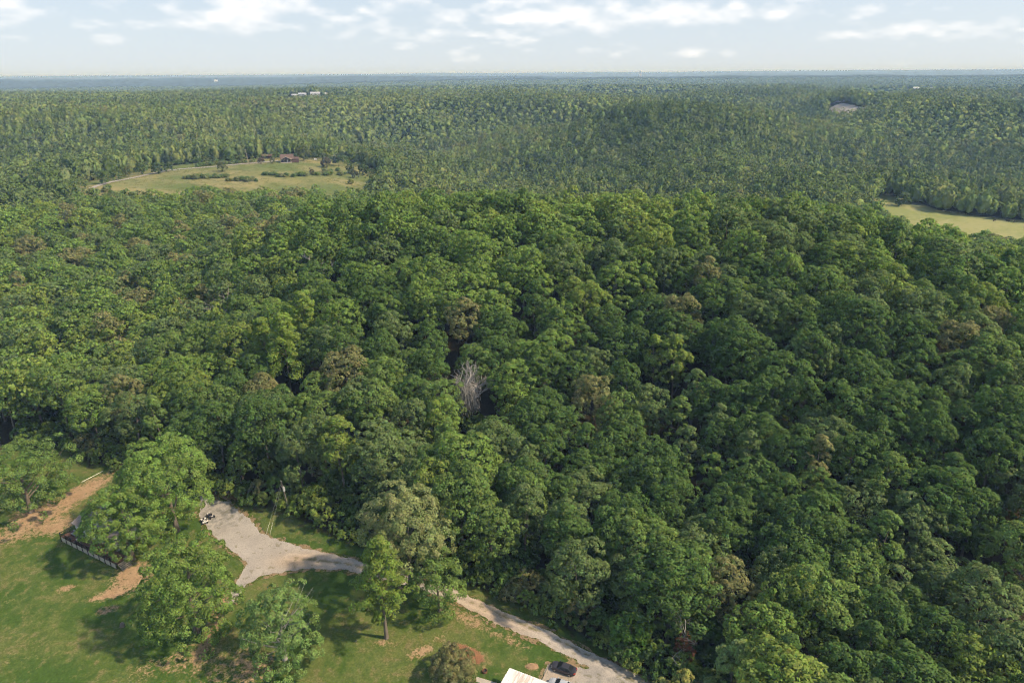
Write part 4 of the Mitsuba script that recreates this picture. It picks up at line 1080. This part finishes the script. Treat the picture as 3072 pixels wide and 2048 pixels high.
part(fp, 'post', tube(np.array([[-235.2, 628.3, fz - .6], [-235.6, 628.3, fz + 5], [-236.2, 628.3, fz + 10]]), [.24, .21, .17], 8), 'weathered_wood', smooth=True)
part(fp, 'crossarm', box(-237.1, -235.3, 628.2, 628.4, fz + 9.3, fz + 9.5), 'white_paint')


def meadow_tree(base, label, x, y, R, top, col, seed, foot=.3, group='trees and bushes on the far meadow', cat_='tree', pointed=0.0, lift=.4):
    k = thing(base, label, cat_, group)
    m = place(x, y, float(ground_z(x, y)) + lift, 0, 1)
    scene[f'{k}__crown'] = {**shape(broadleaf(np.random.default_rng(seed), np.array(col), R=R, top=top, foot=foot, n=26, per=22, size=R * .28, fine=.34, low=-.8, pointed=pointed)), 'to_world': m}
    part(k, 'trunk', trunk_mesh(np.random.default_rng(seed + 1), top * .6, .16, 2, R * .5), 'bark', m, True)


MG, DG, YG, RB = (.115, .175, .06), (.075, .12, .05), (.21, .25, .07), (.13, .10, .07)
for i, (x, y, R, top, col, label) in enumerate((
        (-289.4, 495.7, 4.0, 9, MG, 'first round lane tree, where the lane leaves the woods'), (-294.5, 520.3, 4.4, 8.5, (.14, .20, .06), 'second round lane tree, paler, above the lane bend'),
        (-297, 541.9, 3.9, 8, (.17, .20, .07), 'third lane tree, yellowish, set back from the lane'), (-292.5, 552.4, 4.0, 9, MG, 'fourth lane tree, tall, at the top of the lane bend'),
        (-280.0, 553.5, 3.9, 8, DG, 'fifth lane tree, dark and wide, where the lane turns level'), (-276.5, 564.6, 3.0, 6.0, DG, 'small dark lane tree, last before the open stretch'),
        (-233.7, 566.7, 3.6, 8.0, (.15, .18, .08), 'lone pale tree on the meadow in front of the lane'), (-216.4, 607.7, 2.4, 5.2, RB, 'reddish small tree between lane and meadow'),
        (-208.2, 613.8, 2.2, 4.6, (.14, .16, .09), 'grey green small tree beside the brown house'), (-187.5, 637, 5.8, 14, (.14, .17, .06), 'large round tree against the side of the brown house'),
        (-179.5, 655, 5.2, 16, MG, 'tall dark tree behind the white tank'), (-169.5, 645, 3.4, 10.5, YG, 'yellow green cone shaped tree near the white roofed shelter'),
        (-161.2, 611.6, 4.6, 7.5, (.12, .125, .085), 'grey brown wide bush below the yellow green cone tree'), (-153.5, 624, 4.2, 9.5, DG, 'dark round tree below the white roofed shelter'),
        (-154, 679, 5.4, 11, MG, 'round tree at the upper corner of the far meadow'), (-136.8, 594, 3.4, 8, DG, 'dark upright bush, upper one of three on the meadow slope'),
        (-129.8, 579, 3.2, 6.5, (.10, .12, .07), 'greyish bush, lowest of three on the meadow slope'), (-125.6, 595, 3.9, 7.5, DG, 'wide dark bush at the woods side of the meadow slope'),
        (-164.4, 576, 1.8, 5.0, (.12, .12, .08), 'thin grey sapling in the bramble strip'), (-128, 556, 2.4, 3.6, YG, 'low yellowish bush at the foot of the meadow slope'))):
    meadow_tree('meadow_tree', label, x, y, R, top, col, 600 + i * 2, pointed=.9 if 'cone' in label else 0)
gb = np.random.default_rng(650)
parts = []
for (x0, y0, x1, y1, w, n) in ((-250, 528, -222, 542, 3, 20), (-216, 530, -198, 537, 4, 18), (-186, 556, -140, 588, 3, 26), (-200, 560, -186, 562, 2, 8), (-160, 575, -150, 600, 3, 10), (-285, 470, -180, 462, 12, 60), (-180, 470, -110, 485, 14, 50), (-265, 593, -222, 622, 2.5, 26)):
    for j in range(n):
        t = gb.uniform()
        x, y = x0 + (x1 - x0) * t + gb.normal(0, w * .5), y0 + (y1 - y0) * t + gb.normal(0, w * .5)
        s = gb.uniform(.5, 1.25)
        v, f, nn, c = broadleaf(gb, np.array(((.16, .24, .08), (.21, .25, .10), (.12, .19, .07))[int(gb.integers(3))]), R=1.7 * s, top=2.1 * s, foot=0, n=6, per=9, size=.95, fine=.5, low=-.1)
        parts.append((v + [x, y, float(ground_z(x, y)) + .4], f, nn, c))
ring_ = CLEARING.exterior
for d in np.arange(0, ring_.length, 2.2):
    if gb.uniform() < .75:
        p0, p1 = ring_.interpolate(d), ring_.interpolate(d + .5)
        t = unit(np.array([p1.x - p0.x, p1.y - p0.y]))
        o = abs(gb.normal(0, 6.5)) * (.4 + 1.4 * float(meshkit.noise(np.array([p0.x / 18, p0.y / 18, 0.0]))))
        x, y = p0.x - t[1] * o, p0.y + t[0] * o
        if not CLEARING.contains(Point(x, y)):
            x, y = p0.x + t[1] * o, p0.y - t[0] * o
        if ROAD.distance(Point(x, y)) > 4:
            s = gb.uniform(.6, 2.4)
            v, f, nn, c = broadleaf(gb, np.array(((.16, .24, .08), (.21, .25, .10), (.12, .19, .07))[int(gb.integers(3))]), R=1.7 * s, top=2.5 * s, foot=0, n=12, per=6, size=.95, fine=.5, low=-.1, boughs=6)
            parts.append((v + [x, y, float(ground_z(x, y)) + .4], f, nn, c))
scene['bramble'] = shape(merge(parts))
labels['bramble'] = {'kind': 'stuff', 'label': 'bramble thickets in strips across the far meadow', 'category': 'bramble'}
meadow_tree('meadow_tree', 'single round tree casting a shadow on the pale yellow pasture', 280.2, 490.6, 4.4, 9, (.10, .15, .06), 660, group='trees in the pasture')


def cow(x, y, a, label):
    k = thing('cow', label, 'cow', 'cattle in the pasture')
    S = lambda c, r: m3.Manifold.sphere(r, 10).translate(c)
    bone = lambda *q: m3.Manifold.batch_hull([S(c, r) for c, r in q])
    bs = [bone(((-.75, 0, 1.05), .34), ((0, 0, 1.0), .40), ((.65, 0, 1.08), .36)), bone(((.65, 0, 1.15), .28), ((1.1, 0, 1.2), .18)), bone(((1.1, 0, 1.22), .17), ((1.5, 0, .98), .10))]
    for sx in (-.8, .6):
        for sy in (-.2, .2):
            bs += [bone(((sx, sy, .95), .18), ((sx + .05, sy, .5), .10)), bone(((sx + .05, sy, .5), .10), ((sx, sy, .08), .08))]
    bs += [bone(((-1.08, 0, 1.15), .05), ((-1.2, 0, .6), .04)), bone(((1.08, .1, 1.34), .05), ((1.05, .3, 1.32), .04)), bone(((1.08, -.1, 1.34), .05), ((1.05, -.3, 1.32), .04))]
    m = bs[0]
    for q in bs[1:]:
        m = m + q
    mm = m.to_mesh()
    t = trimesh.Trimesh(mm.vert_properties[:, :3], mm.tri_verts, process=False)
    scene[k] = mikit.ply(put(t, frame(x, y, gz(x, y), math.cos(a), math.sin(a))), 'cow_hide', smooth=50)


cow(318.8, 447.6, .3, 'black cow standing alone in the pale yellow pasture')
cow(327.6, 447.6, 2.6, 'black cow of the pair in the pasture, nearer the lone cow')
cow(330.6, 445.6, .9, 'black cow of the pair in the pasture, farther from the lone cow')


# ------------------------------------------------------------------ buildings among the far woods
def far_house(x, y, w, d, hh, a, wall, roof, label, lift=0.0, group='far buildings among the woods', base='farm_building'):
    M = frame(x, y, float(ground_z(x, y)) + lift, math.cos(a), math.sin(a))
    k = thing(base, label, 'building', group)
    part(k, 'wall', put(cat(box(0, w, 0, d, -2, hh), profile_x([(0, hh), (d, hh), (d / 2, hh + d * .24)], 0, .4), profile_x([(0, hh), (d, hh), (d / 2, hh + d * .24)], w - .4, w)), M), wall)
    part(k, 'roof', put(gable(-.6, w + .6, -.7, d + .7, hh - .02, hh + d * .32, .3), M), roof)
    for j in range(max(1, int(w // 7))):
        part(k, 'window', put(box(2 + j * 6, 4.2 + j * 6, -.06, .02, 1.2, min(hh - .4, 2.8)), M), 'dark_glass')


def seen_ground(px, lift):
    return px


for (x, y, w, d, hh, a, wall, roof, label, lift) in (
        (-392, 1424, 18, 9, 3.4, .2, 'white_siding', 'galvanised', 'white barn among trees on the far skyline, largest of the skyline group', 12), (-418, 1432, 14, 8, 3, .1, 'white_siding', 'galvanised', 'long grey roofed shed beside the skyline barn', 12),
        (-366, 1436, 10, 7, 3.4, .4, 'white_siding', 'white_paint', 'bright white roofed house past the skyline barn', 12), (-436, 1446, 12, 7, 3, .2, 'tan_panel', 'galvanised', 'tan house standing apart on the wooded skyline', 12),
        (497, 1092, 13, 8, 4, .4, 'white_siding', 'galvanised', 'small white house above the strip of bare soil', 12),
        (1240, 2240, 18, 9, 4, -.3, 'white_siding', 'white_paint', 'white farm building among the hazy woods, largest of its row', 12), (1300, 2246, 18, 10, 5, -.2, 'tan_panel', 'galvanised', 'tan farm house with a grey roof in the hazy row', 12),
        (1600, 2262, 34, 14, 5, -.5, 'white_siding', 'white_paint', 'long white shed at the edge of the hazy plain', 22), (1195, 2236, 16, 9, 5, -.2, 'tan_panel', 'brown_shingle', 'brown roofed house at the near end of the hazy row', 12),
        (-2533, 6255, 28, 14, 7, .3, 'white_siding', 'white_paint', 'pale building on the far blue hills', 22)):
    far_house(x, y, w, d, hh, a, wall, roof, label, lift - 12)
wt = thing('water_tower', 'white water tower on the blue horizon', 'water tower')
tx, ty = 908.0, 5100.0
tz = float(ground_z(tx, ty))
part(wt, 'tank', trimesh.creation.revolve(np.array([(0, 34), (5, 34.5), (8.5, 37.5), (8.5, 41), (5.5, 44.5), (0, 46)]), sections=20, transform=trimesh.transformations.translation_matrix([tx, ty, tz])), 'white_paint', smooth=True)
for a in range(6):
    c, s = math.cos(a * 1.0472), math.sin(a * 1.0472)
    part(wt, 'leg', beam([tx + c * 8.5, ty + s * 8.5, tz - 2], [tx + c * 7.5, ty + s * 7.5, tz + 38], .5), 'white_paint')
part(wt, 'riser', beam([tx, ty, tz - 2], [tx, ty, tz + 36], .9), 'white_paint')

# ------------------------------------------------------------------ the hazy air
scene['haze'] = {'type': 'cube', 'to_world': T().translate([0, 0, 20]).scale([17000, 17000, 110]), 'bsdf': {'type': 'null'}, 'interior': {'type': 'ref', 'id': 'haze_air'}}
labels['haze'] = {'kind': 'stuff', 'label': 'thin blue summer haze over the whole country', 'category': 'haze'}
